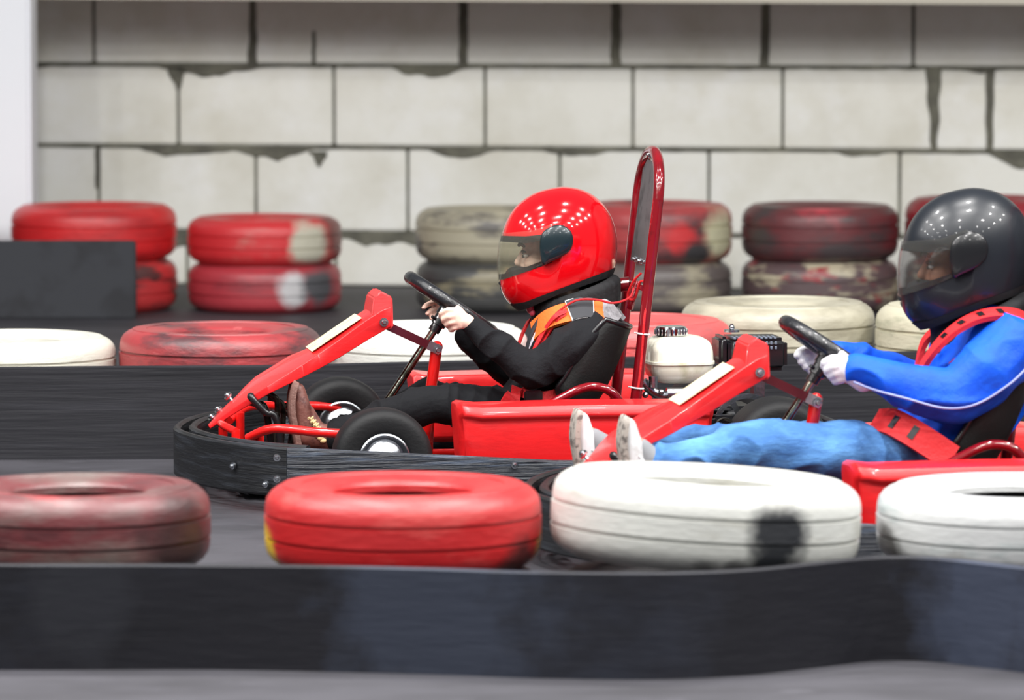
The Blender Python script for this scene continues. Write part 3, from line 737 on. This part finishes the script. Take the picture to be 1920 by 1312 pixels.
    box(bme, (ex + .08, eb, .16), (.26, .17, .12), None, .02, 3)
    for k in range(9): box(bme, (ex + .045, eb, .10 + .014 * k), (.17, .19, .005), None, .001, 1)
    box(bme, (ex - .02, eb - .07, .215), (.10, .05, .03), None, .008)
    eng = link_mesh('engine', bme, ENG, root)
    tk = link_mesh('fuel_tank', bm, TANK, eng)
    bm = bmesh.new(); cc = K(1258, 622, eb)
    pr = [(0, -.012), (.034, -.012), (.043, -.009), (.044, .010), (.040, .015), (.03, .0165), (0, .0165)]
    lathe(bm, pr, None, (cc.x, eb, cc.z), 48)
    for k in range(24):
        a = 2 * math.pi * k / 24; box(bm, (cc.x + .043 * math.cos(a), eb + .043 * math.sin(a), cc.z + .001), (.006, .004, .016), Matrix.Rotation(a, 3, 'Z'), .001, 1)
    link_mesh('tank_cap', bm, CHROME, eng)
    bm = bmesh.new(); q = K(1388, 658, eb)
    box(bm, (q.x + .035, eb, q.z - .004), (.165, .16, .09), None, .015, 3)
    box(bm, (q.x - .055, eb, q.z + .004), (.03, .12, .08), None, .01, 3)
    sh = link_mesh('engine_shroud', bm, BLACK, eng)
    bm = bmesh.new()
    for i in range(10):
        for zz in (0, 1):
            box(bm, (q.x - .03 + .0125 * i, eb - .081, q.z + .028 - .013 * zz), (.006, .006, .009), None, .001, 1)
    for i in range(10): box(bm, (q.x - .03 + .0125 * i, eb - .05, q.z + .041), (.007, .05, .006), None, .001, 1)
    link_mesh('vent_grille', bm, mat('vent_grey', (112, 120, 136), .5, metal=.3), sh)
    bm = bmesh.new(); q2 = K(1372, 622, eb)
    cyl(bm, q2, q2 + Vector((0, 0, .006)), .022); cyl(bm, q2, q2 + Vector((0, 0, .022)), .005); ell(bm, q2 + Vector((0, 0, .012)), .008)
    link_mesh('wing_nut', bm, STEEL, eng)
    # exhaust and carburettor lumps below the tank
    bm = bmesh.new()
    P = [K(x, y, -.1) for x, y in ((1205, 715), (1222, 732), (1245, 742), (1290, 742), (1320, 748))]
    tube(bm, P, .014, 14, 4); q = K(1250, 738, -.12); cyl(bm, q, q + Vector((.06, 0, 0)), .017); q = K(1225, 726, -.12); cyl(bm, q, q + Vector((.0, 0, .03)), .013)
    for x, y in ((1210, 740), (1240, 735), (1262, 745), (1285, 738), (1300, 733)):
        q = K(x, y, -.13); ell(bm, q, .009, sub=2)
    link_mesh('exhaust', bm, STEEL, eng)
    bm = bmesh.new(); q = K(1420, 715, -.06); box(bm, q, (.03, .06, .09), None, .004); link_mesh('engine_bracket', bm, STEEL, eng)
    # brake disc with guard and pulley beside the rear wheel
    bm = bmesh.new(); q = K(1400, 801, -.27); rot = Matrix.Rotation(R(90), 3, 'X')
    lathe(bm, [(.078, .003), (.092, .003), (.092, -.003), (.078, -.003)], rot, q, 64, closed=True)
    for k in range(6):
        a = k * math.pi / 3; d = Vector((math.cos(a), 0, math.sin(a))); sweep(bm, [q + d * .02, q + d * .082], [(-.008, -.002), (.008, -.002), (.008, .002), (-.008, .002)], Vector((-d.z, 0, d.x)))
    lathe(bm, [(0, .006), (.024, .006), (.024, -.006), (0, -.006)], rot, q, 32)
    for k in range(6):
        a = k * math.pi / 3 + .5; ell(bm, q + Vector((math.cos(a) * .055, -.004, math.sin(a) * .055)), .007, sub=2)
    link_mesh('brake_disc', bm, STEEL, root)
    bm = bmesh.new(); q = K(1359, 801, -.40)
    lathe(bm, [(0, .012), (.008, .012), (.008, .004), (.018, .004), (.018, .01), (.026, .01), (.026, -.01), (0, -.01)], rot, q, 32)
    link_mesh('pulley', bm, DKST, root)
    bm = bmesh.new(); q = K(1359, 801, -.37); box(bm, q + Vector((.02, .03, -.02)), (.1, .03, .1), None, .01); link_mesh('axle_bracket', bm, BLACK, root)

karts = []
for k, lab in enumerate(('leading red racing kart of the two, with the driver in a red helmet',
                         'red racing kart following behind, driven by the person in a blue jacket')):
    r = thing('racing_kart', lab, 'racing kart', tuple(ORG[k]), YAW, 'karts on the track')
    if k == 0: build_kart(r)
    else:
        def cp(o, par):
            c = o.copy(); C.objects.link(c); c.parent = par
            for ch in list(o.children): cp(ch, c)
        for ch in list(karts[0].children): cp(ch, r)
    karts.append(r)

# ================================================================ HELMET
HP = [(963, 574), (948, 560), (939, 540), (936, 512), (936, 478), (940, 445), (951, 411), (970, 384), (1000, 363), (1032, 353), (1062, 350), (1096, 357), (1125, 376), (1146, 406), (1156, 440), (1157, 472), (1150, 510), (1120, 565), (1060, 598), (1000, 598)]
HC = (1055, 465)
c_h = K(*HC)
def helmet(root, Mf, shell_m, cover_m, visor_m, trim_m, black=False):
    prof = catmull([Vector((x - HC[0], y - HC[1], 0)) for x, y in HP], 6, True)
    def solid(scale, wsc=1.0, m=None):
        bm = bmesh.new(); nphi = 44; rings = []
        for i in range(1, nphi):
            ph = -math.pi / 2 + math.pi * i / nphi; cs = math.cos(ph) ** .80; ring = []
            for p in prof:
                f = max(0, min(1, (-p.x - 20) / 95)) * max(0, min(1, (p.y + 40) / 120))
                wb_ = .128 * (1 - .16 * f)
                ring.append(bm.verts.new(Mf(HC[0] + p.x * cs * scale, HC[1] + p.y * cs * scale, wb_ * math.sin(ph) * scale * wsc)))
            rings.append(ring)
        n = len(prof)
        for a, b in zip(rings[:-1], rings[1:]):
            for j in range(n): bm.faces.new((a[j], a[(j + 1) % n], b[(j + 1) % n], b[j]))
        for ring, y in ((rings[0], -1), (rings[-1], 1)):
            c = bm.verts.new(Mf(HC[0], HC[1], y * .128 * scale * wsc * 1.0))
            for j in range(n): bm.faces.new((ring[j], ring[(j + 1) % n], c))
        return link_mesh('tmp', bm, m)
    def poly(pts, m, w=.3):
        bm = bmesh.new(); a = [bm.verts.new(Mf(x, y, -w)) for x, y in pts]; b = [bm.verts.new(Mf(x, y, w)) for x, y in pts]; n = len(pts)
        bm.faces.new(a); bm.faces.new(b[::-1])
        for i in range(n): bm.faces.new((a[i], b[i], b[(i + 1) % n], a[(i + 1) % n]))
        return link_mesh('tmp', bm, m)
    def boolean(o, others):
        for op, x in others:
            md = o.modifiers.new('b', 'BOOLEAN'); md.operation = op; md.object = x; md.solver = 'EXACT'
            try: md.material_mode = 'TRANSFER'
            except Exception: pass
        evaluate(o)
        for _, x in others:
            me = x.data; bpy.data.objects.remove(x); bpy.data.meshes.remove(me)
        for p in o.data.polygons: p.use_smooth = True
        try: o.data.set_sharp_from_angle(angle=R(35))
        except Exception: pass
        return o
    def rounded(pts): return [(p.x, p.y) for p in catmull([Vector((x, y, 0)) for x, y in pts], 4, True)]
    # shell
    low = [(900, 600), (940, 582), (1175, 498), (1200, 498), (1200, 680), (900, 680)]
    open_ = [(880, 446), (945, 447), (985, 449), (1015, 446), (1040, 436), (1046, 470), (1030, 492), (990, 507), (945, 521), (880, 534)]
    sh = boolean(solid(1.0, m=shell_m), [('DIFFERENCE', solid(.93, m=trim_m)), ('DIFFERENCE', poly(low, trim_m)), ('DIFFERENCE', poly(open_, trim_m))])
    ctr = Mf(HC[0], HC[1], 0)
    if len(sh.data.materials) < 2: sh.data.materials.append(trim_m)
    for p in sh.data.polygons:
        p.material_index = 1 if p.normal.dot((p.center - ctr).normalized()) < .3 else 0
    sh.data.materials[0] = shell_m; sh.data.materials[1] = trim_m
    sh.name = 'helmet'; sh.data.name = 'helmet'; sh.parent = root
    # neck trim band
    tr = boolean(solid(1.012, m=trim_m), [('DIFFERENCE', solid(.95, m=trim_m)), ('INTERSECT', poly([(930, 572), (962, 570), (985, 566), (1050, 541), (1120, 515), (1175, 494), (1190, 503), (1120, 527), (1050, 551), (990, 578), (950, 588), (930, 588)], trim_m))])
    tr.name = 'neck_trim'; tr.parent = sh
    # clear visor
    vz = boolean(solid(1.03, m=visor_m), [('DIFFERENCE', solid(1.019, m=visor_m)), ('INTERSECT', poly([(880, 434), (945, 437), (1000, 432), (1040, 418), (1062, 440), (1040, 485), (990, 508), (945, 524), (880, 538)], visor_m))])
    vz.name = 'visor'; vz.parent = sh; vz['label'] = 'clear curved visor' if not black else 'smoked curved visor'
    # gasket strips above and below the opening
    gk = boolean(solid(1.008, m=trim_m), [('DIFFERENCE', solid(.95, m=trim_m)), ('INTERSECT', poly([(880, 519), (945, 513), (990, 499), (1030, 484), (1035, 492), (990, 508), (945, 523), (880, 530)], trim_m))])
    gk.name = 'visor_gasket'; gk.parent = sh
    gk = boolean(solid(1.008, m=trim_m), [('DIFFERENCE', solid(.90, m=trim_m)), ('INTERSECT', poly([(880, 441), (945, 442), (985, 443), (1015, 440), (1025, 449), (985, 456), (945, 453), (880, 450)], trim_m))])
    gk.name = 'visor_gasket'; gk.parent = sh
    # pivot covers: domed plates lying on the shell
    outl = rounded([(1012, 470), (1015, 440), (1030, 426), (1050, 421), (1068, 430), (1075, 448), (1070, 468), (1052, 482), (1030, 492), (1018, 497)])
    def side_b(x, y):
        d = Vector((x - HC[0], y - HC[1], 0)); L_ = d.length
        if L_ < 1e-3: return .128
        best = min(prof, key=lambda p: -(p.x * d.x + p.y * d.y) / max(p.length, 1e-6)); rho = min(1, L_ / best.length)
        return .128 * math.sqrt(max(0, 1 - rho ** (2 / .8)))
    for s in (-1, 1):
        bm = bmesh.new(); cx, cy = 1043, 455; rings = []
        for t, off in ((1.0, -.012), (1.0, .004), (.96, .0085), (.88, .0105), (.7, .012), (.45, .013), (.2, .0135)):
            rings.append([bm.verts.new(Mf(cx + (x - cx) * t, cy + (y - cy) * t, s * (side_b(cx + (x - cx) * t, cy + (y - cy) * t) + off))) for x, y in outl])
        n_ = len(outl)
        for a, b in zip(rings[:-1], rings[1:]):
            for j in range(n_): bm.faces.new((a[j], a[(j + 1) % n_], b[(j + 1) % n_], b[j]))
        bm.faces.new(rings[-1]); bm.faces.new(rings[0])
        link_mesh('visor_pivot', bm, cover_m, sh)
    # chin vent
    bm = bmesh.new(); ell(bm, Mf(950, 538, 0), (.018, .035, .017)); ell(bm, Mf(939, 531, 0), (.006, .02, .006), sub=2)
    link_mesh('chin_vent', bm, trim_m, sh)
    # padding inside
    bm = bmesh.new()
    for s in (-1, 1):
        ell(bm, Mf(1005, 518, s * .062), (.05, .022, .03))
    for yy in (-.045, 0, .045): ell(bm, Mf(966 + 260 * abs(yy), 516, yy), (.028, .032, .024))
    link_mesh('cheek_padding', bm, MATTE, sh)
    return sh

def lock(hx, hy, r, c): pass
# ================================================================ DRIVER IN BLACK (front kart)
p1 = thing('person', 'child in a red full-face helmet and black sweatshirt, gripping the wheel of the front kart', 'person', tuple(ORG[0]), YAW, None)
def head(bm, M):
    ell(bm, M(1050, 455, 0), (.088, .072, .10)); ell(bm, M(1018, 500, 0), (.062, .055, .058))
    capsule(bm, M(1048, 520, 0), .045, M(1062, 590, 0), .05)
    # brow, nose, cheeks, lips
    ell(bm, M(990, 454, 0), (.022, .045, .014)); capsule(bm, M(986, 466, 0), .009, M(972, 492, 0), .0115)
    for s in (-1, 1): ell(bm, M(1006, 494, s * .031), (.034, .028, .030)); ell(bm, M(1050, 475, s * .074), (.022, .008, .03))
    ell(bm, M(977, 512, 0), (.012, .022, .007)); ell(bm, M(990, 530, 0), (.022, .026, .018))
def hand(bm, wrist, palm, knuck, fingers, thumb, r=.0078, wr=.021):
    """wrist, palm centres; knuck: four base points; fingers: list of three further joints each; thumb: chain"""
    chain(bm, [(wrist, wr), (palm, wr * 1.05)])
    for q in knuck: capsule(bm, palm, wr * .62, q, r * 1.25)
    for a, b in zip(knuck[:-1], knuck[1:]): capsule(bm, a, r * 1.25, b, r * 1.25)
    for q, f in zip(knuck, fingers): chain(bm, [(q, r * 1.1), (f[0], r), (f[1], r * .95), (f[2], r * .82)])
    chain(bm, [(palm, wr * .7)] + [(t, r * (1.25 - .1 * i)) for i, t in enumerate(thumb)])
def near_hand(bm, Kf, r, wr, dx=0, dy=0, sc=1.):
    """Kf(px,py,b) in the frame of the front kart"""
    kn = [Kf(855, 582, -.172), Kf(855, 592, -.176), Kf(858, 602, -.176), Kf(863, 611, -.172)]
    fg = [[Kf(839, 581, -.172), Kf(827, 587, -.158), Kf(826, 594, -.138)],
          [Kf(841, 594, -.178), Kf(831, 599, -.162), Kf(832, 604, -.142)],
          [Kf(845, 605, -.176), Kf(837, 609, -.160), Kf(840, 611, -.142)],
          [Kf(851, 615, -.170), Kf(845, 618, -.156), Kf(849, 619, -.142)]]
    th = [Kf(866, 586, -.158), Kf(853, 573, -.138), Kf(840, 562, -.128)]
    hand(bm, Kf(892, 616, -.168), Kf(874, 602, -.168), kn, fg, th, r, wr)
def far_hand(bm, Kf, r, wr):
    kn = [Kf(829, 563, .160), Kf(831, 573, .164), Kf(834, 583, .164), Kf(838, 592, .160)]
    fg = [[Kf(812, 566, .160), Kf(799, 572, .146), Kf(794, 577, .128)],
          [Kf(817, 578, .164), Kf(806, 584, .148), Kf(801, 588, .130)],
          [Kf(822, 589, .164), Kf(813, 595, .148), Kf(809, 597, .130)],
          [Kf(828, 600, .160), Kf(821, 604, .146), Kf(819, 605, .132)]]
    th = [Kf(846, 572, .148), Kf(836, 563, .122), Kf(826, 553, .108)]
    hand(bm, Kf(866, 606, .15), Kf(850, 588, .155), kn, fg, th, r, wr)
K1 = lambda x, y, b: K(x, y, b, 0)
def f1(bm):
    head(bm, K1)
    near_hand(bm, K1, .0078, .020); far_hand(bm, K1, .0076, .020)
    chain(bm, [(K1(892, 616, -.168), .021), (K1(1000, 694, -.205), .034), (K1(1105, 622, -.13), .042)])
    chain(bm, [(K1(866, 606, .15), .021), (K1(975, 700, .20), .032), (K1(1085, 615, .13), .042)])
    chain(bm, [(K1(1062, 600, 0), .05), (K1(1070, 650, 0), .07), (K1(1020, 735, 0), .065), (K1(975, 765, 0), .06)])
    capsule(bm, K1(1105, 622, -.12), .045, K1(1085, 615, .12), .045)
    for s, kx, ky in ((-1, 805, 757), (1, 800, 745)):
        chain(bm, [(K1(965, 768, s * .07), .055), (K1(kx, ky, s * .15), .042), (K1(640, 812, s * .14), .026), (K1(595, 818, s * .125), .022)])
        capsule(bm, K1(590, 812, s * .125), .016, K1(568, 755, s * .125), .012)
body = blob('body', f1, SKIN, p1, .0034, 5)
# face details
def face(par, M, iris=(60, 44, 34), brow=(70, 50, 38)):
    for s in (-1, 1):
        bm = bmesh.new(); ell(bm, M(986, 479, s * .033), (.008, .011, .0055), sub=3); e = link_mesh('eye', bm, mat('eye_white', (230, 226, 220), .2, coat=.8), par)
        bm = bmesh.new(); ell(bm, M(981.5, 480.5, s * .033), (.0045, .0055, .005), sub=2); link_mesh('iris', bm, mat('iris_dark', iris, .2, coat=.8), e)
        bm = bmesh.new(); tube(bm, [M(985, 472, s * .046), M(979, 471, s * .033), M(981, 474, s * .022)], .003, 8, 3); link_mesh('eyelashes', bm, mat('lash_dark', (38, 28, 24), .8), par)
        bm = bmesh.new(); tube(bm, [M(983, 462, s * .052), M(975, 457, s * .036), M(973, 460, s * .016)], .0045, 8, 3); link_mesh('eyebrow', bm, mat('brow_hair', brow, .9), par)
face(body, K1)
VIS1 = visor_mat('clear_visor', (.97, .97, .94), .045)
helmet(p1, K1, HELM, TEAL, VIS1, MATTE)
# thick foam neck collar under the helmet
def f(bm):
    pts = []
    c0 = K1(1082, 560, 0); ax1 = (K1(1150, 528, 0) - K1(1000, 580, 0)) * .5
    for k in range(36):
        a = 2 * math.pi * k / 36; p = c0 + Vector((ax1.x, 0, ax1.z)) * math.cos(a) * .92 + YV * math.sin(a) * .112
        for dz in (-.034, -.016, 0, .012): ell(bm, p + Vector((-.003, 0, dz)) , .022, sub=2)
blob('neck_collar', f, MATTE, p1, .004, 6)
bm = bmesh.new(); ell(bm, K1(994, 577, -.03), (.011, .014, .016)); ell(bm, K1(998, 586, -.04), (.008, .01, .01)); link_mesh('chin_strap_buckle', bm, PINK, p1)
def fh(bm):
    chain(bm, [(K1(884, 611, -.168), .030), (K1(896, 620, -.17), .033), (K1(940, 655, -.19), .043), (K1(1000, 693, -.205), .052), (K1(1060, 655, -.18), .058), (K1(1108, 624, -.135), .060)])
    chain(bm, [(K1(873, 628, .155), .028), (K1(884, 640, .16), .034), (K1(930, 680, .19), .040), (K1(975, 703, .20), .048), (K1(1040, 655, .18), .055), (K1(1085, 618, .13), .058)])
    chain(bm, [(K1(1080, 618, 0), .075), (K1(1068, 655, 0), .100), (K1(1030, 720, 0), .100), (K1(990, 760, 0), .092)])
    for s in (-1, 1): chain(bm, [(K1(1085, 622, s * .09), .06), (K1(1050, 690, s * .075), .075), (K1(990, 752, s * .06), .07)])
    capsule(bm, K1(1095, 618, -.12), .055, K1(1085, 616, .12), .055)
fo = folds(.012, 9, (1, 1, 1.5), 3)
blob('sweatshirt', fh, HOOD, p1, .0042, 4, fo)
def fcuff(bm):
    capsule(bm, K1(884, 611, -.168), .0305, K1(897, 621, -.17), .033)
def ft(bm):
    for s, kx, ky in ((-1, 812, 757), (1, 800, 744)):
        chain(bm, [(K1(985, 775, s * .07), .075), (K1(940, 770, s * .09), .066), (K1(870, 763, s * .12), .058), (K1(kx, ky, s * .15), .056), (K1(740, 775, s * .15), .050), (K1(670, 803, s * .14), .045), (K1(628, 818, s * .135), .042)])
    capsule(bm, K1(975, 778, -.05), .075, K1(975, 778, .05), .075)
blob('trousers', ft, TROU, p1, .0045, 4, folds(.013, 8, (1.6, 1, 1), 9))
def shoe(root, Kf, b, up_m, sole_m, lace_m, big=1.0, dx=0, dy=0):
    Q = lambda x, y, bb=0: Kf(x, y, b + bb)
    def fu(bm):
        chain(bm, [(Q(578, 822), .030), (Q(570, 795), .028), (Q(562, 762), .026), (Q(557, 730), .020)])
        for s in (-1, 1): chain(bm, [(Q(573, 818, s * .01), .027), (Q(566, 762, s * .012), .024), (Q(559, 731, s * .008), .019)])
        chain(bm, [(Q(580, 820), .032), (Q(604, 818), .036), (Q(618, 822), .036)])
        chain(bm, [(Q(590, 800), .024), (Q(576, 772), .02)])
    o = blob('shoe', fu, up_m, root, .0036, 4)
    bm = bmesh.new()
    pts = [Q(x, y) for x, y in ((560, 838), (552, 800), (546, 760), (550, 725), (556, 713))]
    P = catmull(pts, 5); rings = []
    n = len(P)
    for i, p in enumerate(P):
        t = i / (n - 1); w = .030 + .010 * math.sin(t * math.pi * .9) if t < .85 else .036 * math.sqrt(max(.06, 1 - ((t - .85) / .155) ** 2))
        prof = [(-w, -.006), (-w * .8, -.009), (w * .8, -.009), (w, -.006), (w, .007), (-w, .007)]
        tt = (P[min(i + 1, n - 1)] - P[max(i - 1, 0)]).normalized(); nn = Vector((tt.z, 0, -tt.x))
        rings.append([bm.verts.new(p + YV * u + nn * v) for u, v in prof])
    for a, c in zip(rings[:-1], rings[1:]):
        for j in range(6): bm.faces.new((a[j], a[(j + 1) % 6], c[(j + 1) % 6], c[j]))
    bm.faces.new(rings[0]); bm.faces.new(rings[-1][::-1])
    link_mesh('sole', bm, sole_m, o)
    bm = bmesh.new()
    for i in range(6):
        x0, y0 = 582 + 5 * i, 776 + 6.5 * i
        tube(bm, [Q(x0 - 6, y0 + 4, -.03), Q(x0 + 1, y0 - 3, -.012), Q(x0 + 2, y0 - 4, .012), Q(x0 - 4, y0 + 2, .03)], .0035, 8, 3)
        tube(bm, [Q(x0 - 4, y0 + 9, -.036), Q(x0 + 3, y0, -.006), Q(x0 + 2, y0 - 4, .02)], .003, 8, 3)
    for i in range(5): ell(bm, Q(586 + 5 * i, 806 + 5 * i, -.037), (.009, .004, .007), sub=2)
    link_mesh('laces', bm, lace_m, o)
    return o
shoe(p1, K1, -.125, BOOT, SOLE, LACE); shoe(p1, K1, .125, BOOT, SOLE, LACE)

# shoulder pieces of the vest: orange, black label, grey
def strap(par, Kf, pts, w, th, m, name, side=(0, 1, 0), sm=6):
    bm = bmesh.new(); P = catmull([Kf(*q) for q in pts], sm)
    sweep(bm, P, [(-w, -th), (w, -th), (w, th), (-w, th)], side)
    return link_mesh(name, bm, m, par)
for s in (-1, 1):
    b = s * .138; sd = (0, -s * .62, .78)
    vest = strap(p1, K1, [(1000, 622, b * .6), (1022, 603, b * .85), (1045, 592, b), (1072, 585, b), (1100, 580, b), (1125, 583, b), (1142, 597, b)], .030, .006, BELTR, 'vest', sd)
    strap(vest, K1, [(1066, 585, b * 1.03), (1090, 579, b * 1.03), (1113, 580, b * 1.03)], .034, .0075, WHITEP, 'patch_border', sd)
    strap(vest, K1, [(1068, 585, b * 1.04), (1090, 579, b * 1.04), (1111, 580, b * 1.04)], .032, .009, LABEL, 'label_patch', sd)
    strap(vest, K1, [(1120, 584, b), (1138, 592, b), (1152, 608, b)], .045, .008, GREYF, 'grey_panel', sd)
bm = bmesh.new()
P = [K1(1018, 595, -.07), K1(1000, 628, -.085), K1(985, 660, -.09)]
sweep(bm, catmull(P, 5), [(-.02, -.003), (.02, -.003), (.02, .003), (-.02, .003)], (0, 1, 0)); link_mesh('chest_panel', bm, mat('white_chest', (214, 212, 222), .8), p1)
bm = bmesh.new()
P = [K1(1012, 590, -.08), K1(996, 625, -.096), K1(988, 652, -.1)]
sweep(bm, catmull(P, 5), [(-.011, -.003), (.011, -.003), (.011, .003), (-.011, .003)], (0, 1, 0)); link_mesh('zip_strap', bm, LABEL, p1)

# harness of the front kart
def belt(root, pts, w, m, k, name='harness_strap', side=(0, 1, 0), th=.0025):
    bm = bmesh.new(); sweep(bm, catmull([K(x, y, b, k) for x, y, b in pts], 6), [(-w, -th), (w, -th), (w, th), (-w, th)], side)
    return link_mesh(name, bm, m, root)
belt(karts[0], [(1062, 582, -.15), (1040, 594, -.155), (1018, 625, -.13), (1000, 660, -.12), (990, 700, -.08)], .006, BELT, 0, side=(0, .4, 1))
belt(karts[0], [(1060, 588, -.15), (1044, 600, -.152), (1024, 632, -.13), (1004, 668, -.12)], .005, BELT, 0, side=(0, .4, 1))
belt(karts[0], [(992, 600, .06), (978, 630, .03), (970, 662, 0), (975, 700, -.02)], .012, BELT, 0)
belt(karts[0], [(992, 722, -.13), (975, 733, -.155), (958, 748, -.17), (942, 775, -.18)], .022, BELT, 0, side=(.8, .3, .5))
belt(karts[0], [(1050, 735, -.185), (1020, 742, -.19), (985, 738, -.18), (960, 730, -.12)], .012, BELT, 0, side=(0, .2, 1))
bm = bmesh.new(); q = K(1000, 742, -.2); box(bm, q, (.05, .012, .03), None, .004); link_mesh('harness_buckle', bm, BLACK, karts[0])

# ================================================================ DRIVER IN BLUE (following kart)
K2 = lambda x, y, b: K(x, y, b, 1)
p2 = thing('person', 'driver in a bright blue jacket, jeans, white gloves and black helmet in the following kart', 'person', tuple(ORG[1]), YAW, None)
c_2 = K2(1822, 484, 0)
M2 = lambda x, y, b: c_2 + (K(x, y, b, 0) - K(HC[0], HC[1], 0, 0)) * 1.03
# the hands hold the same place on the same wheel
def g1(bm):
    head(bm, M2)
    chain(bm, [(K1(892, 616, -.168), .024), (K2(1785, 738, -.22), .028), (K2(1880, 650, -.17), .055)])
    chain(bm, [(K1(866, 606, .15), .024), (K2(1750, 730, .22), .028), (K2(1850, 640, .17), .055)])
    chain(bm, [(M2(1062, 590, 0), .055), (K2(1830, 700, 0), .11), (K2(1770, 790, 0), .11), (K2(1740, 840, 0), .10)])
    capsule(bm, K2(1880, 650, -.16), .055, K2(1850, 640, .16), .055)
    near_hand(bm, K1, .009, .024); far_hand(bm, K1, .009, .024)
    for s, ax_, ay_ in ((-1, 1236, 868), (1, 1150, 842)):
        chain(bm, [(K2(1730, 850, s * .08), .07), (K2(1470, 838, s * .16), .048), (K2(ax_, ay_, s * .205), .028)])
    capsule(bm, K2(1226, 872, -.21), .024, K2(1190, 822, -.21), .014); capsule(bm, K2(1138, 846, .21), .024, K2(1104, 808, .21), .014)
body2 = blob('body', g1, SKIN2, p2, .0038, 5)
face(body2, M2, (44, 30, 22), (40, 30, 26))
VIS2 = visor_mat('smoked_visor', (.86, .86, .87), .035)
helmet(p2, M2, HELMB, BLACK, VIS2, MATTE, True)
for nm, fn in (('glove', near_hand), ('glove', far_hand)):
    def fg_(bm, fn=fn): fn(bm, K1, .0112, .030)
    blob(nm, fg_, GLOVE, p2, .004, 4)
def gj(bm):
    chain(bm, [(K2(1608, 690, -.17), .040), (K2(1640, 700, -.18), .046), (K2(1720, 728, -.21), .060), (K2(1792, 742, -.22), .070), (K2(1850, 700, -.21), .078), (K2(1888, 652, -.17), .082)])
    chain(bm, [(K2(1556, 668, .152), .036), (K2(1610, 676, .17), .044), (K2(1700, 715, .21), .058), (K2(1755, 730, .22), .066), (K2(1810, 690, .20), .075), (K2(1850, 645, .16), .078)])
    chain(bm, [(K2(1850, 640, 0), .10), (K2(1840, 700, 0), .135), (K2(1800, 780, 0), .135), (K2(1760, 830, 0), .125)])
    for s in (-1, 1): chain(bm, [(K2(1855, 650, s * .10), .085), (K2(1830, 720, s * .09), .105), (K2(1775, 810, s * .07), .10)])
    capsule(bm, K2(1878, 648, -.14), .08, K2(1850, 640, .14), .08)
    capsule(bm, K2(1800, 660, -.05), .05, K2(1780, 655, .07), .05)
blob('jacket', gj, BLUE, p2, .005, 5, folds(.012, 7, (1, 1, 1.4), 5))
bm = bmesh.new()
tube(bm, [K2(x, y, b) for x, y, b in ((1600, 716, -.21), (1640, 731, -.225), (1700, 747, -.265), (1770, 765, -.285), (1830, 758, -.29), (1890, 722, -.285), (1925, 690, -.26))], .0028, 8, 6)
link_mesh('jacket_piping', bm, mat('pale_piping', (140, 152, 204), .6), p2)
def gn(bm):
    pts = [M2(1005, 575, 0), M2(1040, 590, 0), M2(1090, 575, 0), M2(1140, 545, 0)]
    for k in range(36):
        a = 2 * math.pi * k / 36; c0 = M2(1072, 565, 0); v = (M2(1150, 530, 0) - M2(995, 600, 0)) * .5
        p = c0 + Vector((v.x, 0, v.z)) * math.cos(a) * .88 + YV * math.sin(a) * .112
        for dz in (-.03, -.015, 0, .012): ell(bm, p + Vector((0, 0, dz)), .023, sub=2)
    chain(bm, [(M2(1020, 560, 0), .06), (M2(1050, 605, 0), .07)])
blob('neck_collar', gn, MATTE, p2, .005, 5)
def gt(bm):
    for s, tail in ((-1, [(1370, 846, .175, .060), (1290, 860, .19, .052), (1240, 868, .205, .046)]), (1, [(1370, 838, .185, .058), (1260, 840, .2, .050), (1170, 840, .208, .044)])):
        chain(bm, [(K2(1745, 860, s * .08), .09), (K2(1640, 856, s * .12), .083), (K2(1540, 848, s * .15), .074), (K2(1450, 836, s * .168), .064)] + [(K2(x, y, s * b_), r_) for x, y, b_, r_ in tail])
    capsule(bm, K2(1740, 860, -.06), .09, K2(1740, 860, .06), .09)
blob('jeans', gt, JEAN, p2, .005, 4, folds(.015, 7, (1.5, 1, 1), 2))
def sneaker(b, bx, by):
    Kf = lambda x, y, bb: K(bx + (x - 550) * 1.0, by + (y - 713) * 1.08, bb, 1)
    return shoe(p2, Kf, b, SNEAK, mat('light_rubber_sole', (168, 160, 152), .6, col2=(96, 90, 86), scale=60), mat('sneaker_laces', (196, 196, 198), .7))
sneaker(-.21, 1170, 780); sneaker(.21, 1082, 768)
for s_, pts_ in ((-1, ((1236, 870), (1216, 862), (1202, 842))), (1, ((1150, 846), (1128, 838), (1112, 822)))):
    def sk(bm): chain(bm, [(K2(x, y, s_ * .208), r_) for (x, y), r_ in zip(pts_, (.036, .034, .026))])
    blob('sock', sk, mat('grey_sock', (128, 130, 134), .9), p2, .004, 3)
# padded red harness of the following kart
def padded(pts, w, k, slots, side=(0, 1, 0)):
    o = belt(karts[1], pts, w, BELT, k, side=side, th=.006)
    P = catmull([K(x, y, b, k) for x, y, b in pts], 6)
    for i in slots:
        p = P[i]; t = (P[i + 1] - P[i - 1]).normalized(); s = Vector(side); s = (s - t * s.dot(t)).normalized(); nn = t.cross(s)
        bm = bmesh.new(); box(bm, p, (.022, w * 1.2, .016), Matrix((t, s, nn)).transposed(), .003); link_mesh('strap_slot', bm, BLACK, o)
padded([(1728, 690, -.14), (1752, 655, -.165), (1785, 622, -.17), (1825, 598, -.165), (1868, 588, -.16), (1910, 592, -.15), (1945, 612, -.13)], .026, 1, (10, 15, 20, 25), side=(.2, .9, .3))
padded([(1640, 790, -.12), (1668, 790, -.17), (1700, 805, -.21), (1740, 830, -.235), (1785, 860, -.25)], .034, 1, (8, 14), side=(.62, .2, .78))
padded([(1720, 690, .1), (1735, 640, .13), (1770, 610, .14), (1800, 600, .12)], .02, 1, (), side=(.2, .9, .3))
